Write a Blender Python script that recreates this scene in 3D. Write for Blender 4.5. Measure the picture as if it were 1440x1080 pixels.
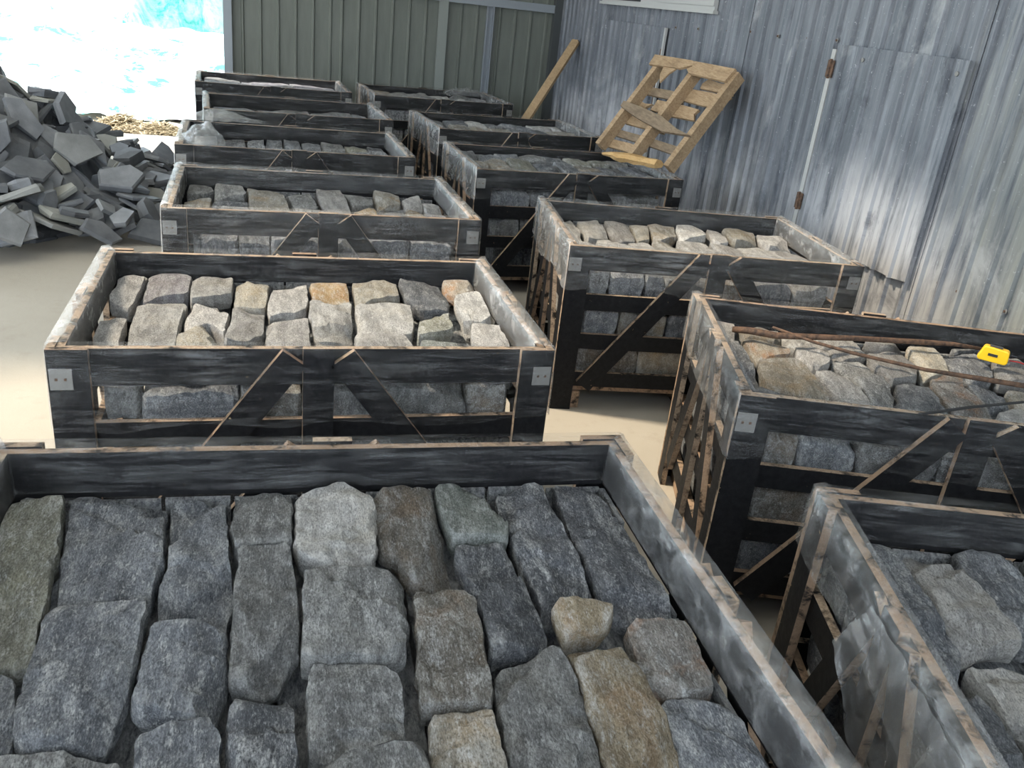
import bpy, bmesh, math, random
from mathutils import Vector, Matrix, noise
from mathutils.geometry import delaunay_2d_cdt

for o in list(bpy.data.objects):
    bpy.data.objects.remove(o)
scene = bpy.context.scene
COL = scene.collection
PI = math.pi
RND = random.Random(7)

# ------------------------------------------------------------------ camera
CAM_H = 1.502
cam_data = bpy.data.cameras.new('camera')
cam_data.sensor_width = 36.0
cam_data.lens = 1224.7 / 1440.0 * 36.0
cam_data.clip_start = 0.02
cam = bpy.data.objects.new('camera', cam_data)
COL.objects.link(cam)
rx = Vector((0.96343541, -0.24669442, 0.10456616))
uy = Vector((0.00730621, 0.41430129, 0.91011046))
fw = Vector((0.26784107, 0.87606866, -0.40095494))
cam.matrix_world = Matrix(((rx.x, uy.x, -fw.x, 0.0), (rx.y, uy.y, -fw.y, 0.0),
                           (rx.z, uy.z, -fw.z, CAM_H), (0, 0, 0, 1)))
scene.camera = cam

# ------------------------------------------------------------------ sky, sun, exposure
SKY_STRENGTH = 3.3
SUN_STRENGTH = 6.8
world = bpy.data.worlds.new('world')
scene.world = world
world.use_nodes = True
bg = world.node_tree.nodes['Background']
bg.inputs[0].default_value = (0.78, 0.89, 1.0, 1.0)
bg.inputs[1].default_value = SKY_STRENGTH
sun_data = bpy.data.lights.new('sun', 'SUN')
sun_data.energy = SUN_STRENGTH
sun_data.angle = math.radians(5.0)
sun_data.color = (1.0, 0.95, 0.88)
sun = bpy.data.objects.new('sun', sun_data)
COL.objects.link(sun)
SUN_TO = Vector((-0.60, 0.22, 0.77)).normalized()      # direction towards the sun
sun.rotation_euler = SUN_TO.to_track_quat('Z', 'Y').to_euler()
sun.location = (-5, 3, 8)
scene.view_settings.view_transform = 'Standard'
scene.view_settings.look = 'None'
scene.view_settings.gamma = 1.0
scene.view_settings.use_curve_mapping = False
scene.view_settings.exposure = 0.55

# ------------------------------------------------------------------ helpers
def link(o, parent=None):
    COL.objects.link(o)
    if parent is not None:
        o.parent = parent
    return o

def tag(o, label=None, cat=None, group=None, kind=None):
    if label: o['label'] = label
    if cat: o['category'] = cat
    if group: o['group'] = group
    if kind: o['kind'] = kind
    return o

def mesh_obj(name, verts, faces, mats, parent=None, smooth=False, mat_idx=None, angle=None):
    me = bpy.data.meshes.new(name)
    me.from_pydata([tuple(v) for v in verts], [], faces)
    for m in (mats if isinstance(mats, (list, tuple)) else [mats]):
        me.materials.append(m)
    if mat_idx is not None:
        me.polygons.foreach_set('material_index', mat_idx)
    if smooth:
        me.polygons.foreach_set('use_smooth', [True] * len(me.polygons))
        if angle is not None:
            me.set_sharp_from_angle(angle=angle)
    me.update()
    return link(bpy.data.objects.new(name, me), parent)

def empty(name, loc=(0, 0, 0), rz=0.0, parent=None):
    o = bpy.data.objects.new(name, None)
    o.empty_display_size = 0.1
    o.location = loc
    o.rotation_euler = (0, 0, rz)
    return link(o, parent)

BOXF = [(0, 3, 2, 1), (4, 5, 6, 7), (0, 1, 5, 4), (1, 2, 6, 5), (2, 3, 7, 6), (3, 0, 4, 7)]

class MB:
    """collects simple solids into one mesh"""
    def __init__(self):
        self.v = []; self.f = []; self.m = []
    def box(self, a, b, mi=0, edge=None, mat=None):
        n = len(self.v)
        x0, y0, z0 = a; x1, y1, z1 = b
        c = [(x0, y0, z0), (x1, y0, z0), (x1, y1, z0), (x0, y1, z0),
             (x0, y0, z1), (x1, y0, z1), (x1, y1, z1), (x0, y1, z1)]
        if mat is not None:
            c = [tuple(mat @ Vector(p)) for p in c]
        self.v += c
        d = (abs(x1 - x0), abs(y1 - y0), abs(z1 - z0))
        thin = d.index(min(d))
        axis = (2, 2, 1, 0, 1, 0)
        for k, f in enumerate(BOXF):
            self.f.append(tuple(i + n for i in f))
            self.m.append(mi if edge is None or axis[k] == thin else edge)
        return self
    def prism(self, pts, z0, z1, mi=0):
        n = len(self.v); k = len(pts)
        self.v += [(p[0], p[1], z0) for p in pts] + [(p[0], p[1], z1) for p in pts]
        self.f.append(tuple(n + i for i in reversed(range(k)))); self.m.append(mi)
        self.f.append(tuple(n + k + i for i in range(k))); self.m.append(mi)
        for i in range(k):
            j = (i + 1) % k
            self.f.append((n + i, n + j, n + k + j, n + k + i)); self.m.append(mi)
        return self
    def tube(self, path, rad, seg=8, mi=0, flat=1.0):
        n = len(self.v)
        for i, p in enumerate(path):
            p = Vector(p)
            a = Vector(path[max(i - 1, 0)]); b = Vector(path[min(i + 1, len(path) - 1)])
            t = (b - a).normalized()
            s = t.cross(Vector((0, 0, 1)))
            if s.length < 1e-4: s = Vector((1, 0, 0))
            s.normalize(); u = s.cross(t)
            r = rad[i] if isinstance(rad, (list, tuple)) else rad
            for k in range(seg):
                q = 2 * PI * k / seg
                self.v.append(tuple(p + s * r * math.cos(q) + u * r * flat * math.sin(q)))
        for i in range(len(path) - 1):
            for k in range(seg):
                j = (k + 1) % seg
                self.f.append((n + i * seg + k, n + i * seg + j, n + (i + 1) * seg + j, n + (i + 1) * seg + k)); self.m.append(mi)
        self.f.append(tuple(n + k for k in reversed(range(seg)))); self.m.append(mi)
        e = n + (len(path) - 1) * seg
        self.f.append(tuple(e + k for k in range(seg))); self.m.append(mi)
        return self
    def build(self, name, mats, parent=None, smooth=False, angle=None):
        return mesh_obj(name, self.v, self.f, mats, parent, smooth, self.m, angle)

def ordinal(i):
    names = ['first', 'second', 'third', 'fourth', 'fifth', 'sixth', 'seventh', 'eighth', 'ninth', 'tenth',
             'eleventh', 'twelfth', 'thirteenth', 'fourteenth']
    return names[i] if i < len(names) else '%dth' % (i + 1)

# ------------------------------------------------------------------ materials
class NT:
    def __init__(self, name):
        self.m = bpy.data.materials.new(name)
        self.m.use_nodes = True
        self.t = self.m.node_tree
        self.n = self.t.nodes
        self.b = self.n['Principled BSDF']
        self.out = self.n['Material Output']
    def add(self, kind, **kw):
        nd = self.n.new(kind)
        for k, v in kw.items():
            setattr(nd, k, v)
        return nd
    def lk(self, a, b):
        self.t.links.new(a, b)
    def coord(self, scale=(1, 1, 1), rnd=False, space='Object'):
        tc = self.add('ShaderNodeTexCoord')
        mp = self.add('ShaderNodeMapping')
        mp.inputs['Scale'].default_value = scale
        src = tc.outputs[space] if space != 'World' else self.add('ShaderNodeNewGeometry').outputs['Position']
        if rnd:
            oi = self.add('ShaderNodeObjectInfo')
            mul = self.add('ShaderNodeMath', operation='MULTIPLY')
            mul.inputs[1].default_value = 37.0
            self.lk(oi.outputs['Random'], mul.inputs[0])
            va = self.add('ShaderNodeVectorMath', operation='ADD')
            self.lk(src, va.inputs[0]); self.lk(mul.outputs[0], va.inputs[1])
            src = va.outputs[0]
        self.lk(src, mp.inputs['Vector'])
        return mp.outputs['Vector']
    def noise(self, vec, scale, detail=6, rough=0.6, dist=0.0):
        nd = self.add('ShaderNodeTexNoise')
        nd.inputs['Scale'].default_value = scale
        nd.inputs['Detail'].default_value = detail
        nd.inputs['Roughness'].default_value = rough
        nd.inputs['Distortion'].default_value = dist
        self.lk(vec, nd.inputs['Vector'])
        return nd.outputs['Fac']
    def ramp(self, fac, p0, p1, c0=(0, 0, 0), c1=(1, 1, 1)):
        nd = self.add('ShaderNodeValToRGB')
        e = nd.color_ramp.elements
        e[0].position = p0; e[1].position = p1
        e[0].color = (*c0, 1); e[1].color = (*c1, 1)
        self.lk(fac, nd.inputs['Fac'])
        return nd.outputs['Color']
    def mix(self, fac, a, b):
        nd = self.add('ShaderNodeMix', data_type='RGBA')
        if isinstance(fac, (int, float)): nd.inputs[0].default_value = fac
        else: self.lk(fac, nd.inputs[0])
        for s, i in ((a, 6), (b, 7)):
            if isinstance(s, tuple): nd.inputs[i].default_value = (*s[:3], 1)
            else: self.lk(s, nd.inputs[i])
        return nd.outputs[2]
    def math(self, op, a, b):
        nd = self.add('ShaderNodeMath', operation=op)
        for s, i in ((a, 0), (b, 1)):
            if isinstance(s, (int, float)): nd.inputs[i].default_value = s
            else: self.lk(s, nd.inputs[i])
        return nd.outputs[0]
    def bump(self, h, strength=0.5, dist=0.01, prev=None):
        nd = self.add('ShaderNodeBump')
        nd.inputs['Strength'].default_value = strength
        nd.inputs['Distance'].default_value = dist
        self.lk(h, nd.inputs['Height'])
        if prev is not None: self.lk(prev, nd.inputs['Normal'])
        return nd.outputs['Normal']
    def done(self, color=None, rough=0.8, normal=None, spec=0.3, metal=0.0):
        if color is not None:
            if isinstance(color, tuple): self.b.inputs['Base Color'].default_value = (*color, 1)
            else: self.lk(color, self.b.inputs['Base Color'])
        if isinstance(rough, (int, float)): self.b.inputs['Roughness'].default_value = rough
        else: self.lk(rough, self.b.inputs['Roughness'])
        self.b.inputs['Specular IOR Level'].default_value = spec
        self.b.inputs['Metallic'].default_value = metal
        if normal is not None: self.lk(normal, self.b.inputs['Normal'])
        return self.m

def stone_mat(name, base, alt, accent, amt=0.35, scuff=(0.62, 0.62, 0.61)):
    t = NT(name)
    v = t.coord(rnd=True)
    vs = t.coord((4.0, 0.8, 2.0), rnd=True)
    vg = t.coord((1.5, 0.55, 1.2), rnd=True)
    big = t.noise(v, 9, 4, 0.6, 0.6)
    band = t.noise(vs, 9, 8, 0.72, 0.5)
    fine = t.noise(vg, 260, 5, 0.8)
    mid = t.noise(vg, 60, 9, 0.75, 0.3)
    col = t.mix(t.ramp(band, 0.40, 0.62), tuple(c * 0.72 for c in base), tuple(min(1.0, c * 1.12) for c in alt))
    col = t.mix(t.math('MULTIPLY', t.ramp(big, 0.48, 0.70), amt), col, accent)
    # crystalline speckle and pale scuffs
    dark = tuple(c * 0.30 for c in base)
    col = t.mix(t.math('MULTIPLY', t.ramp(fine, 0.38, 0.52, (1, 1, 1), (0, 0, 0)), 0.8), col, dark)
    col = t.mix(t.math('MULTIPLY', t.ramp(fine, 0.55, 0.66), 0.5), col, scuff)
    broad = t.noise(vg, 15, 10, 0.76, 0.6)
    sc = t.math('MAXIMUM', t.math('MULTIPLY', t.ramp(mid, 0.53, 0.66), t.ramp(fine, 0.42, 0.56)), t.math('MULTIPLY', t.ramp(broad, 0.52, 0.64), t.ramp(fine, 0.36, 0.60)))
    col = t.mix(t.math('MULTIPLY', sc, 0.9), col, scuff)
    geo = t.add('ShaderNodeNewGeometry')
    wear = t.math('MULTIPLY', t.ramp(geo.outputs['Pointiness'], 0.535, 0.62), t.ramp(mid, 0.40, 0.60))
    col = t.mix(t.math('MULTIPLY', wear, 0.7), col, scuff)
    oi = t.add('ShaderNodeObjectInfo')
    hsv = t.add('ShaderNodeHueSaturation')
    t.lk(t.math('ADD', t.math('MULTIPLY', oi.outputs['Random'], 0.55), 0.78), hsv.inputs['Value'])
    t.lk(col, hsv.inputs['Color'])
    nb = t.bump(mid, 1.0, 0.016)
    nb = t.bump(band, 0.5, 0.010, nb)
    nb = t.bump(fine, 1.0, 0.005, nb)
    return t.done(hsv.outputs['Color'], 0.78, nb, 0.35)

STONE = {
    'slate': stone_mat('stone_slate_blue', (0.135, 0.145, 0.165), (0.22, 0.23, 0.25), (0.30, 0.31, 0.32)),
    'dusty': stone_mat('stone_light_grey', (0.375, 0.36, 0.35), (0.47, 0.455, 0.44), (0.50, 0.46, 0.41), 0.4, (0.72, 0.70, 0.67)),  # paler version of the grey stone, a plain tone
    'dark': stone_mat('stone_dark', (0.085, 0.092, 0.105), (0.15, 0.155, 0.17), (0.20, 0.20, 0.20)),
    'grey': stone_mat('stone_grey', (0.19, 0.19, 0.19), (0.28, 0.28, 0.275), (0.33, 0.31, 0.27)),
    'pale': stone_mat('stone_pale', (0.46, 0.445, 0.43), (0.58, 0.565, 0.545), (0.56, 0.51, 0.42), 0.5, (0.76, 0.75, 0.72)),
    'cream': stone_mat('stone_cream', (0.44, 0.40, 0.33), (0.54, 0.50, 0.42), (0.50, 0.38, 0.22), 0.5),
    'lilac': stone_mat('stone_lilac', (0.29, 0.27, 0.29), (0.38, 0.36, 0.38), (0.42, 0.38, 0.34)),
    'green': stone_mat('stone_green', (0.21, 0.235, 0.21), (0.29, 0.31, 0.285), (0.36, 0.36, 0.32)),
    'olive': stone_mat('stone_olive', (0.24, 0.235, 0.19), (0.31, 0.305, 0.25), (0.40, 0.38, 0.27), 0.6),
    'brown': stone_mat('stone_brown', (0.165, 0.145, 0.12), (0.24, 0.22, 0.19), (0.30, 0.19, 0.10), 0.5),
    'tan': stone_mat('stone_tan', (0.33, 0.26, 0.17), (0.40, 0.33, 0.23), (0.38, 0.21, 0.09), 0.5),
    'tan2': stone_mat('stone_tan_grey', (0.31, 0.28, 0.23), (0.38, 0.35, 0.30), (0.44, 0.30, 0.15), 0.6),
    'rust': stone_mat('stone_rust_patched', (0.24, 0.22, 0.20), (0.33, 0.30, 0.27), (0.42, 0.20, 0.08), 0.9),
    'ochre': stone_mat('stone_ochre', (0.50, 0.34, 0.17), (0.52, 0.40, 0.25), (0.52, 0.24, 0.08), 0.8),
    'ochre2': stone_mat('stone_ochre_pale', (0.44, 0.38, 0.30), (0.52, 0.46, 0.38), (0.56, 0.27, 0.10), 1.0),
}
STONE_WORD = {'slate': 'blue-grey', 'dark': 'charcoal', 'grey': 'mid-grey', 'dusty': 'dusty grey', 'pale': 'pale grey', 'cream': 'cream',
              'lilac': 'mauve-grey', 'green': 'greenish grey', 'olive': 'olive-grey', 'brown': 'brown-grey',
              'tan': 'tan', 'tan2': 'tan-grey', 'rust': 'rust-stained grey', 'ochre': 'ochre', 'ochre2': 'pale ochre'}

def slab_mat():
    t = NT('slate_slab')
    v = t.coord(rnd=True)
    big = t.noise(v, 6, 5, 0.6)
    fine = t.noise(v, 90, 5, 0.7)
    oi = t.add('ShaderNodeObjectInfo')
    col = t.mix(t.ramp(big, 0.35, 0.7), (0.115, 0.12, 0.13), (0.22, 0.225, 0.235))
    col = t.mix(t.math('MULTIPLY', t.ramp(oi.outputs['Random'], 0.80, 0.95), 0.5), col, (0.22, 0.21, 0.16))
    hsv = t.add('ShaderNodeHueSaturation')
    t.lk(t.math('ADD', t.math('MULTIPLY', oi.outputs['Random'], 0.9), 0.6), hsv.inputs['Value'])
    t.lk(col, hsv.inputs['Color'])
    nb = t.bump(big, 0.5, 0.012)
    nb = t.bump(fine, 0.5, 0.002, nb)
    return t.done(hsv.outputs['Color'], 0.7, nb, 0.35)
SLAB = slab_mat()

def black_paint():
    t = NT('black_painted_wood')
    v = t.coord(rnd=True)
    scr = t.noise(t.coord((3, 3, 3), rnd=True), 14, 8, 0.75, 0.3)
    grain = t.noise(v, 60, 5, 0.7)
    col = t.mix(t.ramp(grain, 0.3, 0.7), (0.006, 0.006, 0.007), (0.016, 0.016, 0.017))
    col = t.mix(t.ramp(scr, 0.675, 0.70), col, (0.42, 0.31, 0.18))
    return t.done(col, t.ramp(grain, 0.3, 0.7, (0.45,) * 3, (0.65,) * 3), t.bump(grain, 0.25, 0.002), 0.13)

def raw_edge():
    t = NT('sawn_wood_edge')
    v = t.coord(rnd=True)
    n1 = t.noise(v, 22, 6, 0.7, 0.4)
    n2 = t.noise(v, 140, 4, 0.7)
    oi = t.add('ShaderNodeObjectInfo')
    wood = t.mix(t.ramp(oi.outputs['Random'], 0.2, 0.9), (0.33, 0.225, 0.15), (0.50, 0.39, 0.28))
    wood = t.mix(t.ramp(n2, 0.35, 0.7), wood, (0.25, 0.17, 0.115))
    col = t.mix(t.ramp(n1, 0.49, 0.63), wood, (0.02, 0.018, 0.016))
    return t.done(col, 0.8, t.bump(n2, 0.6, 0.002), 0.2)

def wood(name, a, b, sc=(30, 3, 30)):
    t = NT(name)
    v = t.coord(sc, rnd=True)
    g = t.noise(v, 2.5, 7, 0.65, 0.8)
    g2 = t.noise(t.coord(rnd=True), 9, 4)
    col = t.mix(t.ramp(g, 0.3, 0.7), a, b)
    col = t.mix(t.math('MULTIPLY', t.ramp(g2, 0.5, 0.75), 0.5), col, tuple(c * 0.5 for c in a))
    return t.done(col, 0.8, t.bump(g, 0.5, 0.003), 0.2)

BLACK = black_paint(); RAW = raw_edge()
PALE_WOOD = wood('pallet_wood', (0.25, 0.165, 0.095), (0.44, 0.315, 0.19))
GREY_WOOD = wood('weathered_wood', (0.15, 0.11, 0.075), (0.28, 0.21, 0.14))
ORANGE_WOOD = wood('fresh_split_wood', (0.48, 0.28, 0.11), (0.62, 0.42, 0.20))
PLANK_WOOD = wood('plank_wood', (0.30, 0.20, 0.11), (0.44, 0.31, 0.18))

def plate_mat():
    t = NT('dull_zinc_plate')
    n = t.noise(t.coord(rnd=True), 60, 5)
    return t.done(t.mix(n, (0.15, 0.145, 0.135), (0.27, 0.26, 0.24)), 0.6, None, 0.5, 0.3)
PLATE = plate_mat()

def flat(name, c, rough=0.6, metal=0.0, spec=0.4):
    return NT(name).done(c, rough, None, spec, metal)

def film_mat(name, base, gain, streak, milk):
    """clear stretch film: mostly see-through, milky along the stretched wrinkles, glossy"""
    t = NT(name)
    v1 = t.coord(streak, rnd=True)
    s1 = t.noise(v1, 5, 6, 0.65, 0.6)
    s2 = t.noise(t.coord(rnd=True), 11, 5, 0.6, 0.8)
    cover = t.math('ADD', base, t.math('MULTIPLY', t.math('MULTIPLY', t.ramp(s1, 0.42, 0.78), t.ramp(s2, 0.25, 0.7)), gain))
    tr = t.add('ShaderNodeBsdfTransparent')
    tr.inputs[0].default_value = (0.97, 0.975, 0.98, 1)
    gl = t.add('ShaderNodeBsdfGlossy')
    gl.inputs['Roughness'].default_value = 0.22
    gl.inputs['Color'].default_value = (0.9, 0.9, 0.9, 1)
    df = t.add('ShaderNodeBsdfDiffuse')
    df.inputs['Color'].default_value = (0.80, 0.80, 0.79, 1)
    tl = t.add('ShaderNodeBsdfTranslucent')
    tl.inputs['Color'].default_value = (0.80, 0.80, 0.79, 1)
    m1 = t.add('ShaderNodeMixShader'); m1.inputs[0].default_value = 0.45
    t.lk(df.outputs[0], m1.inputs[1]); t.lk(tl.outputs[0], m1.inputs[2])
    m2 = t.add('ShaderNodeMixShader'); m2.inputs[0].default_value = 1.0 - milk
    t.lk(m1.outputs[0], m2.inputs[1]); t.lk(gl.outputs[0], m2.inputs[2])
    m3 = t.add('ShaderNodeMixShader')
    t.lk(cover, m3.inputs[0]); t.lk(tr.outputs[0], m3.inputs[1]); t.lk(m2.outputs[0], m3.inputs[2])
    nb = t.bump(s1, 0.8, 0.01)
    nb = t.bump(s2, 0.4, 0.01, nb)
    for s in (gl, df):
        t.lk(nb, s.inputs['Normal'])
    t.n.remove(t.b)
    t.lk(m3.outputs[0], t.out.inputs['Surface'])
    return t.m
FILM = film_mat('stretch_film', 0.010, 0.30, (1.2, 1.2, 16), 0.62)
FILM_MILKY = film_mat('doubled_film', 0.05, 0.46, (1.2, 1.2, 18), 0.7)
FILM_END = film_mat('gathered_film', 0.11, 0.75, (3, 3, 4), 0.65)
FILM_END_LIT = film_mat('gathered_film_lit', 0.24, 0.75, (3, 3, 4), 0.68)  # whiter copy of the end film; stronger light put into its milkiness
FILM2 = film_mat('loose_film', 0.22, 0.70, (5, 5, 3), 0.60)

def floor_mat():
    t = NT('dusty_concrete')
    v = t.coord()
    n1 = t.noise(v, 0.8, 6, 0.6)
    n2 = t.noise(v, 7, 8, 0.7)
    n3 = t.noise(v, 160, 4, 0.7)
    col = t.mix(t.ramp(n1, 0.35, 0.7), (0.385, 0.345, 0.285), (0.445, 0.405, 0.345))
    col = t.mix(t.math('MULTIPLY', t.ramp(n2, 0.55, 0.75), 0.45), col, (0.31, 0.265, 0.21))
    col = t.mix(t.math('MULTIPLY', t.ramp(n3, 0.6, 0.75), 0.25), col, (0.3, 0.27, 0.22))
    return t.done(col, 0.85, t.bump(n2, 0.25, 0.01, t.bump(n3, 0.3, 0.002)), 0.2)

def sheet_mat():
    """zinc sheet, dusted pale and stained with soot; vertical run marks"""
    t = NT('stained_zinc_sheet')
    v = t.coord(space='World')
    run = t.noise(t.coord((1, 5.0, 0.45), space='World'), 3.0, 9, 0.7, 0.25)
    thin = t.noise(t.coord((1, 6.0, 0.30), space='World'), 5.0, 5, 0.7, 0.1)
    big = t.noise(t.coord((1, 1.0, 0.8), space='World'), 1.0, 6, 0.62, 0.5)
    blot = t.noise(t.coord((1, 1.4, 0.8), space='World'), 2.0, 8, 0.68, 0.7)
    fine = t.noise(v, 60, 5, 0.7)
    col = t.mix(t.ramp(run, 0.34, 0.66), (0.070, 0.078, 0.092), (0.180, 0.190, 0.208))
    col = t.mix(t.math('MULTIPLY', t.ramp(thin, 0.50, 0.64), 0.35), col, (0.30, 0.32, 0.35))
    sep = t.add('ShaderNodeSeparateXYZ')
    t.lk(v, sep.inputs[0])
    low = t.math('SUBTRACT', 0.95, sep.outputs['Z'])                 # lime dust splashed on the lower sheets
    dust = t.ramp(t.math('ADD', t.math('MULTIPLY', low, 0.40), big), 0.50, 0.68)
    col = t.mix(t.math('MULTIPLY', dust, t.ramp(run, 0.34, 0.54)), col, (0.40, 0.40, 0.41))
    near = t.math('SUBTRACT', 3.05, sep.outputs['Y'])                # greenish wash on the sheets nearest the front
    col = t.mix(t.math('MULTIPLY', t.ramp(t.math('ADD', t.math('MULTIPLY', near, 0.5), run), 0.50, 0.80), 0.6), col, (0.25, 0.255, 0.215))
    col = t.mix(t.math('MULTIPLY', t.ramp(blot, 0.57, 0.70), 0.75), col, (0.33, 0.335, 0.335))
    col = t.mix(t.math('MULTIPLY', t.ramp(blot, 0.32, 0.43, (1, 1, 1), (0, 0, 0)), 0.75), col, (0.035, 0.04, 0.052))
    col = t.mix(t.math('MULTIPLY', t.ramp(fine, 0.63, 0.69), 0.6), col, (0.50, 0.51, 0.52))
    return t.done(col, t.ramp(run, 0.3, 0.7, (0.45,) * 3, (0.65,) * 3), t.bump(blot, 0.25, 0.01), 0.4, 0.2)

def green_sheet():
    t = NT('olive_steel_sheet')
    v = t.coord((4, 1, 0.6))
    n = t.noise(v, 4, 6, 0.6)
    col = t.mix(t.ramp(n, 0.3, 0.75), (0.115, 0.125, 0.105), (0.155, 0.165, 0.142))
    return t.done(col, 0.55, None, 0.4)

FLOOR = floor_mat(); SHEET = sheet_mat(); GREEN = green_sheet()
STEEL = flat('grey_steel', (0.24, 0.26, 0.28), 0.5, 0.2)
WHITE_PAINT = flat('flaking_white_paint', (0.36, 0.36, 0.345), 0.7)
DARKHOLE = flat('dark_opening', (0.02, 0.02, 0.022), 0.9)  # near-black colour stands in for shade inside the window opening
RUSTY = (lambda t: t.done(t.mix(t.ramp(t.noise(t.coord(), 60, 6), 0.35, 0.65), (0.045, 0.03, 0.022), (0.14, 0.08, 0.05)), 0.75, t.bump(t.noise(t.coord(), 160, 5), 0.6, 0.002), 0.3))(NT('rusty_steel'))

# ------------------------------------------------------------------ the setting
WX, WY, ROOF = 2.70, 8.65, 3.6
mb = MB().box((-6.6, -5.0, -0.12), (2.95, 8.95, 0.0))
tag(mb.build('floor', FLOOR), 'dusty pale dust-covered concrete floor under the crates', None, None, 'structure')

GROUND = (lambda t: t.done(t.mix(t.ramp(t.noise(t.coord(), 3, 8, 0.7), 0.35, 0.7), (0.60, 0.55, 0.47), (0.74, 0.70, 0.63)), 0.9, t.bump(t.noise(t.coord(), 14, 6), 0.6, 0.03), 0.1))(NT('pale_dry_ground'))
mb = MB().box((-40, -30, -0.3), (40, 60, -0.125))
tag(mb.build('ground', GROUND), 'pale sunlit dry ground outside the shed', None, None, 'structure')
# a low spill of the same ground up to the slab edge outside the opening
g = []
gf = []
NX, NY = 40, 14
for j in range(NY):
    for i in range(NX):
        x = -9 + 9.5 * i / (NX - 1); y = 8.97 + 1.6 * j / (NY - 1)
        g.append((x, y, -0.02 + 0.05 * noise.noise(Vector((x * 2, y * 2, 3))) - (0.15 if j == 0 else 0)))
for j in range(NY - 1):
    for i in range(NX - 1):
        a = j * NX + i
        gf.append((a, a + 1, a + NX + 1, a + NX))
o = mesh_obj('ground_spill', g, gf, GROUND, None, True)
tag(o, 'rough earth along the slab edge outside the opening', None, None, 'structure')

def ribbed(name, along, length, z0, z1, pitch, depth, mat, parent, start=0.5, wid=0.026, thick=0.003, ragged=0.0):
    """vertical ribbed metal sheet; local x runs along it, ribs stand out in -y"""
    prof = [(0.0, 0.0)]
    u = pitch * start
    while u + wid < length - 0.004:
        prof += [(u, 0), (u + wid * 0.28, -depth), (u + wid * 0.72, -depth), (u + wid, 0)]
        u += pitch
    prof.append((length, 0.0))
    n = len(prof)
    vs = []
    for off in (0.0, thick):
        for z in (z0, z1):
            for k, (a, b) in enumerate(prof):
                zz = z
                if ragged and z == z0:
                    zz = z + ragged * noise.noise(Vector((a * 9, 1.3, 0)))
                vs.append((a, b + off, zz))
    fs = []
    for k in range(n - 1):
        fs.append((k, k + 1, n + k + 1, n + k))
        fs.append((2 * n + k + 1, 2 * n + k, 3 * n + k, 3 * n + k + 1))
        fs.append((k + 1, k, 2 * n + k, 2 * n + k + 1))
        fs.append((n + k, n + k + 1, 3 * n + k + 1, 3 * n + k))
    fs.append((0, n, 3 * n, 2 * n)); fs.append((n - 1, 3 * n - 1, 4 * n - 1, 2 * n - 1))
    return mesh_obj(name, vs, fs, mat, parent)

# right wall: sheets hung on girts. local sheet x = -world y
mb = MB()
for z in (0.25, 1.52, 2.7):
    mb.box((WX + 0.012, -5.0, z), (WX + 0.07, WY, z + 0.06))
for y in (-4.9, -1.5, 1.9, 5.3, 8.5):
    mb.box((WX + 0.07, y, 0), (WX + 0.19, y + 0.12, ROOF))
wall_r = mb.build('wall_right', STEEL)
tag(wall_r, 'stained zinc sheet wall on the right', None, None, 'structure')
edges = [8.62, 7.94, 7.31, 6.06, 4.957, 4.02, 3.086, 2.25, 1.40, 0.55, -0.30, -1.15, -2.0, -3.0, -4.0, -5.0]
for k in range(len(edges) - 1):
    y1, y0 = edges[k], edges[k + 1]
    s = ribbed('sheet', 'y', y1 - y0 + 0.02, 0.0 if k != 6 else 0.02, ROOF, 0.118, 0.017, SHEET, wall_r, 0.35 + 0.3 * (k % 3) / 2)
    s.location = (WX - 0.004 * (k % 2), y1, 0)
    s.rotation_euler = (0, 0, -PI / 2)
def screw(y, z, parent=wall_r, x=WX, r=0.011):
    mb = MB()
    mb.prism([(r * math.cos(a * PI / 5), r * math.sin(a * PI / 5)) for a in range(10)], 0, 0.003)
    mb.prism([(r * .5 * math.cos(a * PI / 3), r * .5 * math.sin(a * PI / 3)) for a in range(6)], 0.003, 0.008, 1)
    s = mb.build('screw', [PLATE, RUSTY], parent)
    s.location = (x, y, z); s.rotation_euler = (0, -PI / 2, 0)
for y, z in ((4.907, 1.481), (4.602, 1.476), (4.306, 1.484), (4.047, 1.49), (2.92, .614), (2.806, .616), (2.68, .623), (2.552, .622),
             (5.2, 1.47), (5.6, 1.46), (5.95, 1.45), (2.4, .62)):
    screw(y, z, x=WX - 0.006)

# patched door leaf with hinge strip
d1 = ribbed('door_1', 'y', 0.90, 0.56, 1.475, 0.122, 0.015, SHEET, None, 0.45, 0.024, 0.012, 0.02)
d1.location = (WX - 0.034, 3.985, 0); d1.rotation_euler = (0, 0, -PI / 2)
tag(d1, 'hinged zinc sheet door leaf set in the right wall', None, None, 'structure')
mb = MB().box((-0.035, -0.004, 0.56), (-0.004, 0.012, 1.45)); mb.build('hinge_strip', WHITE_PAINT, d1)
for z in (1.36, 0.71):
    h = MB().box((-0.040, -0.010, z - 0.04), (0.012, -0.004, z + 0.04))
    h.tube([(-0.014, -0.012, z - 0.045), (-0.014, -0.012, z + 0.045)], 0.007, 8)
    h.build('hinge', RUSTY, d1)
for a, z in ((0.06, 1.44), (0.22, 1.42), (0.55, 1.43), (0.85, 1.42), (0.30, .62), (0.80, .68)):
    mb = MB().prism([(0.010 * math.cos(q * PI / 4), 0.010 * math.sin(q * PI / 4)) for q in range(8)], 0, 0.004)
    s = mb.build('screw', PLATE, d1); s.location = (a, -0.001, z); s.rotation_euler = (PI / 2, 0, 0)
d2 = ribbed('door_2', 'y', 1.22, 0.05, 1.44, 0.122, 0.015, SHEET, None, 0.3, 0.024, 0.012)
d2.location = (WX - 0.030, 7.30, 0); d2.rotation_euler = (0, 0, -PI / 2)
tag(d2, 'bluish zinc sheet leaf behind the leaning pallet', None, None, 'structure')
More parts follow.
